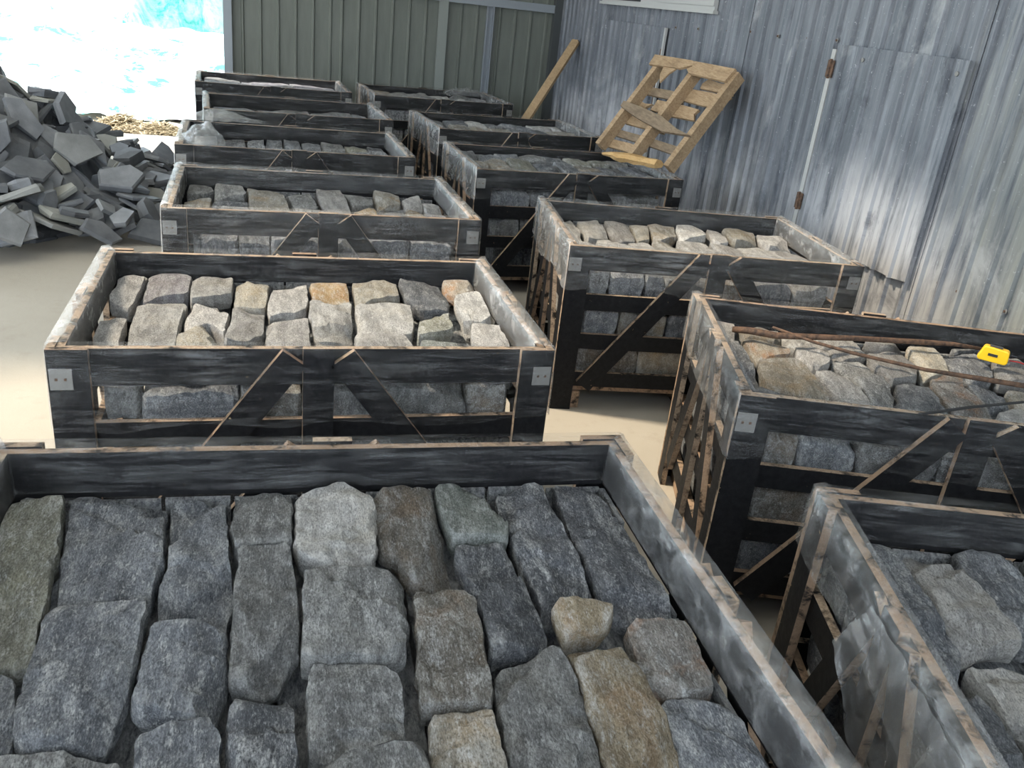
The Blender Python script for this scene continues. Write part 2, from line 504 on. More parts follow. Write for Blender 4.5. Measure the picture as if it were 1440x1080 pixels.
mb = MB().box((1.226, -0.006, 0.05), (1.25, 0.01, 1.44)); mb.build('edge_strip', WHITE_PAINT, d2)
mb = MB().box((1.215, -0.008, 0.8), (1.228, 0.002, 1.30)); mb.build('rust_seam', RUSTY, d2)
# window with white painted head boards above it
w1 = MB().box((WX - 0.03, 5.38, 1.575), (WX - 0.008, 7.44, 1.70)).build('window_1', WHITE_PAINT)
tag(w1, 'flaking white window sill board high on the right wall', None, None, 'structure')
MB().box((WX - 0.036, 6.60, 1.592), (WX - 0.030, 7.40, 2.20)).build('window_pane', DARKHOLE, w1)
MB().box((WX - 0.045, 5.36, 1.555), (WX - 0.008, 7.46, 1.575)).build('window_sill', WHITE_PAINT, w1)
MB().box((WX - 0.040, 5.38, 1.60), (WX - 0.030, 6.28, 1.72)).build('window_board', WHITE_PAINT, w1)

# back wall: olive sheets, steel posts and beam
mb = MB()
for z in (0.3, 2.6):
    mb.box((-0.36, WY + 0.02, z), (WX + 0.1, WY + 0.09, z + 0.06))
wall_b = mb.build('wall_back', STEEL)
tag(wall_b, 'olive-green ribbed steel wall at the far end', None, None, 'structure')
bx = [-0.30, 0.56, 1.50, 2.02, 2.70]
for k in range(4):
    s = ribbed('sheet', 'x', bx[k + 1] - bx[k] + 0.015, 0.0, ROOF, 0.152, 0.016, GREEN, wall_b, 0.5, 0.03)
    s.location = (bx[k], WY - 0.003 * (k % 2), 0)
MB().box((-0.37, WY - 0.06, 0), (-0.298, WY + 0.06, ROOF)).build('post', STEEL, wall_b)
MB().box((1.525, WY - 0.05, 0), (1.61, WY - 0.018, ROOF)).build('post', flat('olive_post', (0.21, 0.225, 0.205), 0.5), wall_b)
c = MB().box((1.975, WY - 0.06, 0), (1.985, WY - 0.018, ROOF)); c.box((2.035, WY - 0.06, 0), (2.045, WY - 0.018, ROOF)); c.box((1.975, WY - 0.024, 0), (2.045, WY - 0.018, ROOF))
c.build('post', STEEL, wall_b)
MB().box((1.61, WY - 0.075, 1.43), (2.69, WY - 0.02, 1.50)).build('beam', STEEL, wall_b)
MB().box((0.4, WY - 0.075, 1.43), (1.525, WY - 0.02, 1.50)).build('beam', STEEL, wall_b)
MB().box((2.62, WY - 0.10, 0), (2.69, WY - 0.018, ROOF)).build('post', flat('dark_corner_post', (0.05, 0.055, 0.055), 0.6), wall_b)

# roof with one clear sheet letting the sun in
HX0, HX1, HY0, HY1 = -4.0, 0.50, 2.80, 4.50
mb = MB()
mb.box((-6.6, -1.4, ROOF), (WX + 0.3, HY0, ROOF + 0.05))
mb.box((-6.6, HY1, ROOF), (WX + 0.3, WY + 0.3, ROOF + 0.05))
mb.box((-6.6, HY0, ROOF), (HX0, HY1, ROOF + 0.05))
mb.box((HX1, HY0, ROOF), (WX + 0.3, HY1, ROOF + 0.05))
tag(mb.build('ceiling', flat('grey_roof_sheet', (0.40, 0.40, 0.40), 0.7)), 'sheet metal shed roof', None, None, 'structure')
def skylight():
    t = NT('clear_roof_sheet')
    tr = t.add('ShaderNodeBsdfTransparent'); tr.inputs[0].default_value = (0.86, 0.82, 0.75, 1)
    tl = t.add('ShaderNodeBsdfTranslucent'); tl.inputs[0].default_value = (0.85, 0.80, 0.70, 1)
    m = t.add('ShaderNodeMixShader'); m.inputs[0].default_value = 0.15
    t.lk(tr.outputs[0], m.inputs[1]); t.lk(tl.outputs[0], m.inputs[2])
    t.n.remove(t.b); t.lk(m.outputs[0], t.out.inputs['Surface'])
    return t.m
o = MB().box((HX0, HY0, ROOF + 0.01), (HX1, HY1, ROOF + 0.016)).build('window_2', skylight())
tag(o, 'clear fibreglass roof sheet', None, None, 'structure')

# ------------------------------------------------------------------ outside: netted bank, straw
def net_mat(name, lo, hi, p0, p1):
    t = NT(name)
    v = t.coord()
    a = t.noise(t.coord((1, 1, 1)), 1.6, 8, 0.72, 1.2)
    b = t.noise(t.coord((0.5, 1.0, 1)), 5, 6, 0.7, 0.6)
    f = t.ramp(t.math('MULTIPLY', a, t.math('ADD', 0.5, b)), p0, p1)
    return t.done(t.mix(f, lo, hi), 0.85, t.bump(b, 0.6, 0.05), 0.1)
NET_PALE = net_mat('dust_bleached_net', (0.86, 0.88, 0.87), (0.10, 0.62, 0.55), 0.50, 0.62)
NET_TEAL = net_mat('teal_debris_net', (0.55, 0.80, 0.76), (0.03, 0.42, 0.37), 0.42, 0.60)

def bank_h(x, y):
    d = max(0.0, y - 9.75 - 0.25 * noise.noise(Vector((x * 0.7, 0.3, 5))))
    return 0.31 * d + 0.10 * noise.noise(Vector((x * 0.8, y * 0.8, 1.0))) * min(1, d) - 0.02

def bank(name, x0, x1, y0, y1, nx, ny, mat, lift, fold, seed):
    vs = []; fs = []
    for j in range(ny):
        for i in range(nx):
            x = x0 + (x1 - x0) * i / (nx - 1); y = y0 + (y1 - y0) * j / (ny - 1)
            w = noise.fractal(Vector((x * 3.1, y * 4.7, seed)), 1.0, 2.0, 4)
            z = bank_h(x, y) + lift + fold * 0.06 * w
            z += fold * 0.02 * abs(noise.noise(Vector((x * 11, y * 4, seed + 2))))
            vs.append((x, y, z))
    for j in range(ny - 1):
        for i in range(nx - 1):
            a = j * nx + i
            fs.append((a, a + 1, a + nx + 1, a + nx))
    return mesh_obj(name, vs, fs, mat, None, True)
o = bank('ground_bank', -14, 3.5, 9.6, 22, 50, 40, GROUND, -0.06, 0.3, 3.0)
tag(o, 'earth bank rising beyond the opening', None, None, 'structure')
o = bank('debris_net', -9.5, 2.5, 9.75, 20, 150, 130, NET_PALE, 0.035, 1.0, 7.0)
tag(o, 'dust-bleached pale green netting spread over the sunlit bank', 'netting')

def hung_net(name, x0, x1, y, z0, z1, seed, label, mat):
    """a gathered curtain of netting with deep vertical folds"""
    nx, ny = 70, 16
    vs = []; fs = []
    for j in range(ny):
        v = j / (ny - 1)
        for i in range(nx):
            u = i / (nx - 1)
            gather = 0.55 + 0.45 * (1 - v)
            x = (x0 + x1) / 2 + (u - 0.5) * (x1 - x0) * gather
            dep = 0.06 * math.sin(u * 34 + 2.2 * math.sin(u * 5 + seed) + 0.5 * v) + 0.05 * noise.noise(Vector((u * 9, v * 3, seed)))
            z = z0 + (z1 - z0) * v + 0.05 * (1 - v) * noise.noise(Vector((u * 7, seed, 0)))
            vs.append((x, y + dep - 0.35 * (1 - v), z))
    for j in range(ny - 1):
        for i in range(nx - 1):
            a = j * nx + i
            fs.append((a, a + 1, a + nx + 1, a + nx))
    o = mesh_obj(name, vs, fs, mat, None, True)
    return tag(o, label, 'netting', 'teal nets')
hung_net('debris_net', -1.50, 0.25, 11.05, 0.84, 2.4, 1.0, 'teal net gathered in deep folds beside the olive wall edge', NET_TEAL)
hung_net('debris_net', -3.6, -2.2, 13.2, 1.17, 2.3, 4.0, 'teal net bunched at the top of the bank, left of the folded one', NET_TEAL)

def straw(clumps, seed, label):
    r = random.Random(seed)
    mb = MB()
    for cx, cy, rx_, ry_, hgt in [(c[0], c[1], c[3], c[4], c[5]) for c in clumps for _ in range(c[2])]:
        a = r.uniform(0, 2 * PI); q = math.sqrt(r.random())
        x, y = cx + rx_ * q * math.cos(a), cy + ry_ * q * math.sin(a)
        z = 0.0 + hgt * (1 - q) * r.uniform(0.3, 1.0)
        L = r.uniform(0.05, 0.16); t = r.uniform(0, PI); s = r.uniform(-0.4, 0.4)
        m = Matrix.Translation((x, y, z)) @ Matrix.Rotation(t, 4, 'Z') @ Matrix.Rotation(s, 4, 'Y')
        mb.box((-L / 2, -0.006, -0.003), (L / 2, 0.006, 0.004), 0, None, m)
    o = mb.build('straw_heap', STRAW)
    tag(o, label, 'straw', None, 'stuff')
STRAW = flat('dry_straw', (0.42, 0.34, 0.22), 0.9)
straw([(-1.35, 9.30, 500, 0.26, 0.18, 0.15), (-1.00, 9.22, 420, 0.22, 0.18, 0.11), (-1.2, 9.10, 260, 0.45, 0.12, 0.05)], 1,
      'brown straw strewn on the ground between the stone heap and the far crates')

# ------------------------------------------------------------------ crates
CW, CD, CH = 1.20, 0.824, 0.684
T = 0.018                       # board thickness
SLATS = [(CH - 0.098, CH - 0.004), (0.425, 0.490), (0.262, 0.325), (0.098, 0.160)]
POST_W, MID_W, DIAG_W = 0.088, 0.075, 0.070

def board(name, a, b, parent, mat=None):
    return MB().box(a, b, 0, 1, mat).build(name, [BLACK, RAW], parent)

def diagonal(parent, x_in, x_out, z_top, z_bot, w, y0, y1, swap=False):
    """square-cut brace from beside the middle post (top) out to the foot of the corner post"""
    d = Vector((x_out - x_in, 0, z_bot - z_top)); L = d.length
    ang = math.atan2(-d.z, d.x)
    ux, uz = d.x / L, d.z / L
    # place the board so that its highest corner touches z_top
    px, pz = (uz, -ux)
    if pz < 0: px, pz = -px, -pz
    c = []
    for s, q in ((0, 0), (L, 0), (L, -w), (0, -w)):
        c.append((x_in + ux * s + px * q, z_top + uz * s + pz * q))
    # keep the lower end above the deck
    vs = []
    for y in (y0, y1):
        for x, z in c:
            vs.append((y, x, z) if swap else (x, y, z))
    fs = [(0, 1, 2, 3), (7, 6, 5, 4), (0, 4, 5, 1), (1, 5, 6, 2), (2, 6, 7, 3), (3, 7, 4, 0)]
    o = mesh_obj('diagonal_brace', vs, fs, [BLACK, RAW], parent, False, [0, 0, 1, 1, 1, 1])
    return o

def film_mesh(seed, hem=0.165, inner=0.595, slump=1.0, CD=0.824):
    """stretch film turned over the rim: hangs inside to the stones and outside as a wavy band"""
    hx, hy = CW / 2, CD / 2
    per = []
    def side(p, q, n, nrm):
        for i in range(n):
            u = i / n
            per.append((Vector((p[0] + (q[0] - p[0]) * u, p[1] + (q[1] - p[1]) * u)), Vector(nrm), u))
    side((-hx, -hy), (hx, -hy), 60, (0, -1)); side((hx, -hy), (hx, hy), 42, (1, 0))
    side((hx, hy), (-hx, hy), 60, (0, 1)); side((-hx, hy), (-hx, -hy), 42, (-1, 0))
    n = len(per)
    prof = [(-0.043, inner, 0.5), (-0.042, inner + 0.045, 0.8), (-0.041, CH + 0.004, 0.3), (-0.018, CH + 0.010, 1.0), (0.003, CH + 0.005, 0.3),
            (0.006, CH - 0.04, 0.5), (0.007, CH - 0.09, 0.6), (0.008, CH - hem * 0.85, 0.8), (0.009, CH - hem, 1.0)]
    vs = []
    for k, (p, nr, u) in enumerate(per):
        tcorner = min(u, 1 - u)
        for off, z, amp in prof:
            w = noise.fractal(Vector((p.x * 7 + seed * 3, p.y * 7, z * 5)), 1.0, 2.0, 3)
            oo = off + 0.004 * amp * w
            if off > 0: oo = max(oo, 0.003)
            elif off < -0.03: oo = min(oo, -0.041)
            zz = z
            if z > CH + 0.007: zz = z + 0.006 * abs(w)
            if z <= CH - hem * 0.8: zz = z + 0.05 * slump * noise.noise(Vector((p.x * 3.0 + seed, p.y * 3.0, 2.2))) + 0.012 * w
            if off < -0.03:
                q = Vector((max(-hx - oo, min(hx + oo, p.x)), max(-hy - oo, min(hy + oo, p.y)))) if False else p + nr * oo
                q.x = max(-hx + 0.041, min(hx - 0.041, q.x)); q.y = max(-hy + 0.041, min(hy - 0.041, q.y))
            else:
                q = p + nr * oo
            vs.append((q.x, q.y, zz))
    m = len(prof); fs = []; mi = []
    for k in range(n):
        j = (k + 1) % n
        for i in range(m - 1):
            fs.append((k * m + i, j * m + i, j * m + i + 1, k * m + i + 1))
            mi.append(1 if abs(per[k][1].x) > 0.5 else 0)
    return vs, fs, mi

def make_crate(CD=0.824):
    c = empty('stone_crate')
    hx, hy = CW / 2, CD / 2
    for s in (-1, 1):                                    # long sides
        yo = sorted((s * hy, s * (hy - T))); yi = sorted((s * (hy - T), s * (hy - 2 * T)))
        for z0, z1 in SLATS:
            board('slat', (-hx + T, yi[0], z0), (hx - T, yi[1], z1), c)
        for e in (-1, 1):
            xs = sorted((e * hx, e * (hx - POST_W)))
            board('corner_post', (xs[0], yo[0], 0), (xs[1], yo[1], CH), c)
            diagonal(c, e * 0.085, e * (hx - POST_W - 0.012), CH - 0.002, 0.125, DIAG_W, yo[0], yo[1])
        board('middle_post', (-MID_W / 2, yo[0], 0.02), (MID_W / 2, yo[1], CH + 0.003), c)
    for s in (-1, 1):                                    # short ends
        xo = sorted((s * hx, s * (hx - T))); xi = sorted((s * (hx - T), s * (hx - 2 * T)))
        for z0, z1 in SLATS:
            board('slat', (xi[0], -hy + 2 * T, z0), (xi[1], hy - 2 * T, z1), c)
        for e in (-1, 1):
            ys = sorted((e * (hy - T), e * (hy - T - 0.07)))
            board('corner_post', (xo[0], ys[0], 0), (xo[1], ys[1], CH), c)
            diagonal(c, e * 0.075, e * (hy - 0.10), CH - 0.002, 0.125, 0.06, xo[0], xo[1], True)
        board('middle_post', (xo[0], -0.033, 0.02), (xo[1], 0.033, CH + 0.003), c)
    for k in range(5):                                   # deck planks on three bearers
        y = -hy + 2 * T + 0.004 + k * (CD - 0.0715) / 5
        board('deck_plank', (-hx + 2 * T + .002, y, 0.072), (hx - 2 * T - .002, y + (CD - 0.0715) / 5 - 0.012, 0.090), c)
    for x in (-hx + 0.085, 0.0, hx - 0.085):
        MB().box((x - 0.04, -hy + T + 0.002, 0.0), (x + 0.04, hy - T - 0.002, 0.072)).build('bearer', RAW, c)
    for sx in (-1, 1):                                   # zinc corner plates
        mb = MB()
        xs = sorted((sx * (hx - 0.004), sx * (hx - 0.052)))
        mb.box((xs[0], -hy - 0.0025, CH - 0.098), (xs[1], -hy, CH - 0.046))
        for q in (0.3, 0.7):
            x = xs[0] + q * (xs[1] - xs[0])
            mb.box((x - 0.003, -hy - 0.0040, CH - 0.075), (x + 0.003, -hy - 0.0025, CH - 0.069), 1)
        mb.build('corner_plate', [PLATE, RUSTY], c)
    return c

def copy_tree(root):
    r = root.copy(); COL.objects.link(r)
    for ch in root.children:
        k = ch.copy(); COL.objects.link(k); k.parent = r
    return r

CRATES = {
    'L1': (0.1041, 1.008, -1.4, 'black slatted crate of large slabs filling the bottom left foreground', 'the foreground crate'),
    'L2': (0.113, 2.404, 0.3, 'film-wrapped black crate with brightly sunlit stones, directly behind the foreground crate', 'the sunlit left crate'),
    'L3': (0.214, 3.771, 1.1, 'film-wrapped black crate, third from the camera in the left row', 'the third left crate'),
    'L4': (0.142, 5.088, 1.8, 'black crate in the left row with puffed film over its left corner', 'the puffed-film crate'),
    'L5': (0.184, 6.433, 3.9, 'black crate fifth from the camera in the left row', 'the fifth left crate'),
    'L6': (0.038, 7.864, 3.1, 'farthest black crate of the left row, by the olive wall edge', 'the last left crate'),
    'R1': (1.509, 0.727, -16.0, 'black crate with torn film at the bottom right corner of the photo', 'the torn-film crate'),
    'R2': (1.803, 1.932, -17.1, 'black crate carrying the tape measure and rusty rods', 'the tape-measure crate'),
    'R3': (1.744, 3.372, -7.4, 'black crate with sunlit pale stones in front of the zinc door', 'the zinc-door crate'),
    'R4': (1.632, 4.911, 2.0, 'heaped black crate on which the broken pallet stands', 'the pallet crate'),
    'R5': (1.645, 6.305, 5.7, 'black crate just behind the pallet crate in the right row', 'the crate behind the pallet'),
    'R6': (1.402, 7.924, 4.9, 'farthest black crate of the right row, against the olive wall', 'the last right crate'),
}
CRATE_OBJ = {}
proto = None
for n, (x, y, a, label, short) in CRATES.items():
    if proto is None:
        c = make_crate(1.06)                     # the foreground crate is a deeper one
        proto = make_crate(); first = True
    elif first:
        c = proto; first = False
    else:
        c = copy_tree(proto)
    c.location = (x, y, 0); c.rotation_euler = (0, 0, math.radians(a))
    tag(c, label, 'crate', 'crates of building stone')
    CRATE_OBJ[n] = c
for i, n in enumerate(CRATES):
    hem = {'L2': 0.20, 'R1': 0.14, 'R4': 0.15}.get(n, 0.165)
    vs, fs, mi = film_mesh(i * 1.7 + 0.3, hem, 0.60, 1.0, 1.06 if n == 'L1' else CD)
    o = mesh_obj('stretch_film', vs, fs, [FILM_MILKY if n in ('L3', 'R3') else FILM, FILM_END if n in ('L1', 'R1', 'R2') else FILM_END_LIT], CRATE_OBJ[n], True, mi)
    tag(o, 'clear stretch film turned over the rim')

# ------------------------------------------------------------------ stones in the crates
def densify(poly, step, r, jit):
    out = []
    k = len(poly)
    for i in range(k):
        a = Vector(poly[i]); b = Vector(poly[(i + 1) % k])
        n = max(1, int((b - a).length / step))
        d = (b - a); nr = Vector((d.y, -d.x)); nr = nr.normalized() if nr.length > 0 else nr
        for j in range(n):
            p = a + d * (j / n)
            w = jit * (noise.noise(Vector((p.x * 30, p.y * 30, r))) + 0.6 * noise.noise(Vector((p.x * 90, p.y * 90, r + 5))))
            out.append(p + nr * w)
    return out

def area2(p):
    return sum(p[i][0] * p[(i + 1) % len(p)][1] - p[(i + 1) % len(p)][0] * p[i][1] for i in range(len(p))) / 2

def round_poly(p, q=0.22):
    """cut the corners of an outline once"""
    out = []
    for i in range(len(p)):
        a = Vector(p[i]); b = Vector(p[(i + 1) % len(p)])
        out += [tuple(a.lerp(b, q)), tuple(a.lerp(b, 1 - q))]
    return out

def stone_mesh(poly, thick, step, seed, rough=0.006, tilt=(0.0, 0.0), shrink=0.0015):
    """slab of split stone: traced outline, cleft top, broken sides. Returns verts (centred), faces, centre"""
    if area2(poly) < 0: poly = list(reversed(poly))
    cx = sum(p[0] for p in poly) / len(poly); cy = sum(p[1] for p in poly) / len(poly)
    poly = [(p[0] - cx, p[1] - cy) for p in poly]
    poly = [(x - shrink * x / max(0.02, math.hypot(x, y)), y - shrink * y / max(0.02, math.hypot(x, y))) for x, y in poly]
    poly = round_poly(poly, 0.09)
    edge = densify(poly, step, seed, 0.004)
    k = len(edge)
    xs = [p.x for p in edge]; ys = [p.y for p in edge]
    pts = list(edge)
    rr = random.Random(int(seed * 1000))
    g = step * 1.15
    y = min(ys)
    row = 0
    while y < max(ys):
        x = min(xs) + (g / 2 if row % 2 else 0)
        while x < max(xs):
            p = Vector((x + rr.uniform(-.3, .3) * g, y + rr.uniform(-.3, .3) * g))
            inside = False
            dmin = 9
            for i in range(k):
                a = edge[i]; b = edge[(i + 1) % k]
                if (a.y > p.y) != (b.y > p.y) and p.x < (b.x - a.x) * (p.y - a.y) / (b.y - a.y) + a.x:
                    inside = not inside
                dd = (a - p).length
                if dd < dmin: dmin = dd
            if inside and dmin > step * 0.55: pts.append(p)
            x += g
        y += g * 0.87; row += 1
    res = delaunay_2d_cdt(pts, [], [list(range(k))], 1, 1e-6)
    V2, F = res[0], res[2]
    orig = res[3]
    isedge = [any(o < k for o in ol) for ol in orig]
    step_dir = Vector((math.cos(seed * 5), math.sin(seed * 5)))
    chips = []                                           # broken corners: planes that cut the rim
    for q in range(rr.choice((1, 2, 2, 3))):
        e0 = edge[rr.randrange(k)]
        nr = Vector((e0.x, e0.y)).normalized()
        chips.append((nr, nr.dot(e0) - rr.uniform(0.003, 0.018), rr.uniform(0.4, 1.6)))
    top = []
    for p, e in zip(V2, isedge):
        q = Vector((p.x * 14, p.y * 14, seed))
        z = rough * (noise.noise(q) + 0.5 * noise.noise(q * 2.7) + 0.3 * noise.noise(q * 7.0))
        z -= rough * 0.55 * abs(noise.noise(Vector((p.x * 34, p.y * 9, seed + 9)))) + rough * 0.35 * abs(noise.noise(Vector((p.x * 80, p.y * 26, seed + 4))))
        s = p.dot(step_dir) + 0.02 * noise.noise(q * 1.7)
        if s > 0.035: z -= rough * 1.1                   # a cleft layer broken away
        for nr, off, sl in chips:
            dd = p.dot(nr) - off + 0.006 * noise.noise(q * 2.1)
            if dd > 0: z -= min(dd * sl, 0.022)
        z += tilt[0] * p.x + tilt[1] * p.y
        if e: z -= 0.0008 + 0.004 * max(0.0, noise.noise(q * 2.3))
        top.append((p.x, p.y, z))
    nv = len(top)
    verts = list(top)
    faces = [tuple(f) for f in F]
    # boundary loop in order of the outline
    idx = {}
    for i, ol in enumerate(orig):
        for o in ol:
            if o < k: idx[o] = i
    loop = []
    for i in range(k):
        if i in idx and (not loop or loop[-1] != idx[i]): loop.append(idx[i])
    if loop[0] == loop[-1]: loop.pop()
    m = len(loop)
    for lev, zz, out in ((1, -0.22, 0.003), (2, -0.6, 0.003), (3, -1.0, -0.004)):
        for i in loop:
            x, y, z = top[i]
            L = max(0.02, math.hypot(x, y))
            w = out + 0.006 * noise.noise(Vector((x * 38, y * 38, seed + lev * 2.3)))
            verts.append((x + w * x / L, y + w * y / L, (z * (0.8, 0.5, 0.0)[lev - 1]) + zz * thick + (0.006 * noise.noise(Vector((x * 30, y * 30, seed + lev))) if lev < 3 else 0.0)))
    for lev in range(3):
        for i in range(m):
            j = (i + 1) % m
            if lev == 0: A, B = loop[i], loop[j]
            else: A, B = nv + (lev - 1) * m + i, nv + (lev - 1) * m + j
            C, D = nv + lev * m + j, nv + lev * m + i
            faces.append((A, D, C, B))
    faces.append(tuple(nv + 2 * m + i for i in reversed(range(m))))
    return verts, faces, (cx, cy)

STONE_COUNT = 0
def put_stone(crate, poly, col, zt, label, group, step=0.02, thick=0.058, tilt=None, rough=0.006):
    global STONE_COUNT
    STONE_COUNT += 1
    seed = STONE_COUNT * 0.731
    r = random.Random(STONE_COUNT)
    if tilt is None: tilt = (r.uniform(-.05, .05), r.uniform(-.04, .05))
    v, f, c = stone_mesh(poly, thick, step, seed, rough, tilt)
    o = mesh_obj('split_stone', v, f, STONE[col], None, True, None, math.radians(26))
    x, y, a = CRATES[crate][:3]; a = math.radians(a)
    o.location = (x + c[0] * math.cos(a) - c[1] * math.sin(a), y + c[0] * math.sin(a) + c[1] * math.cos(a), zt + r.uniform(-0.006, 0.008))
    o.rotation_euler = (0, 0, a)
    tag(o, label, 'stone', group)
    return o

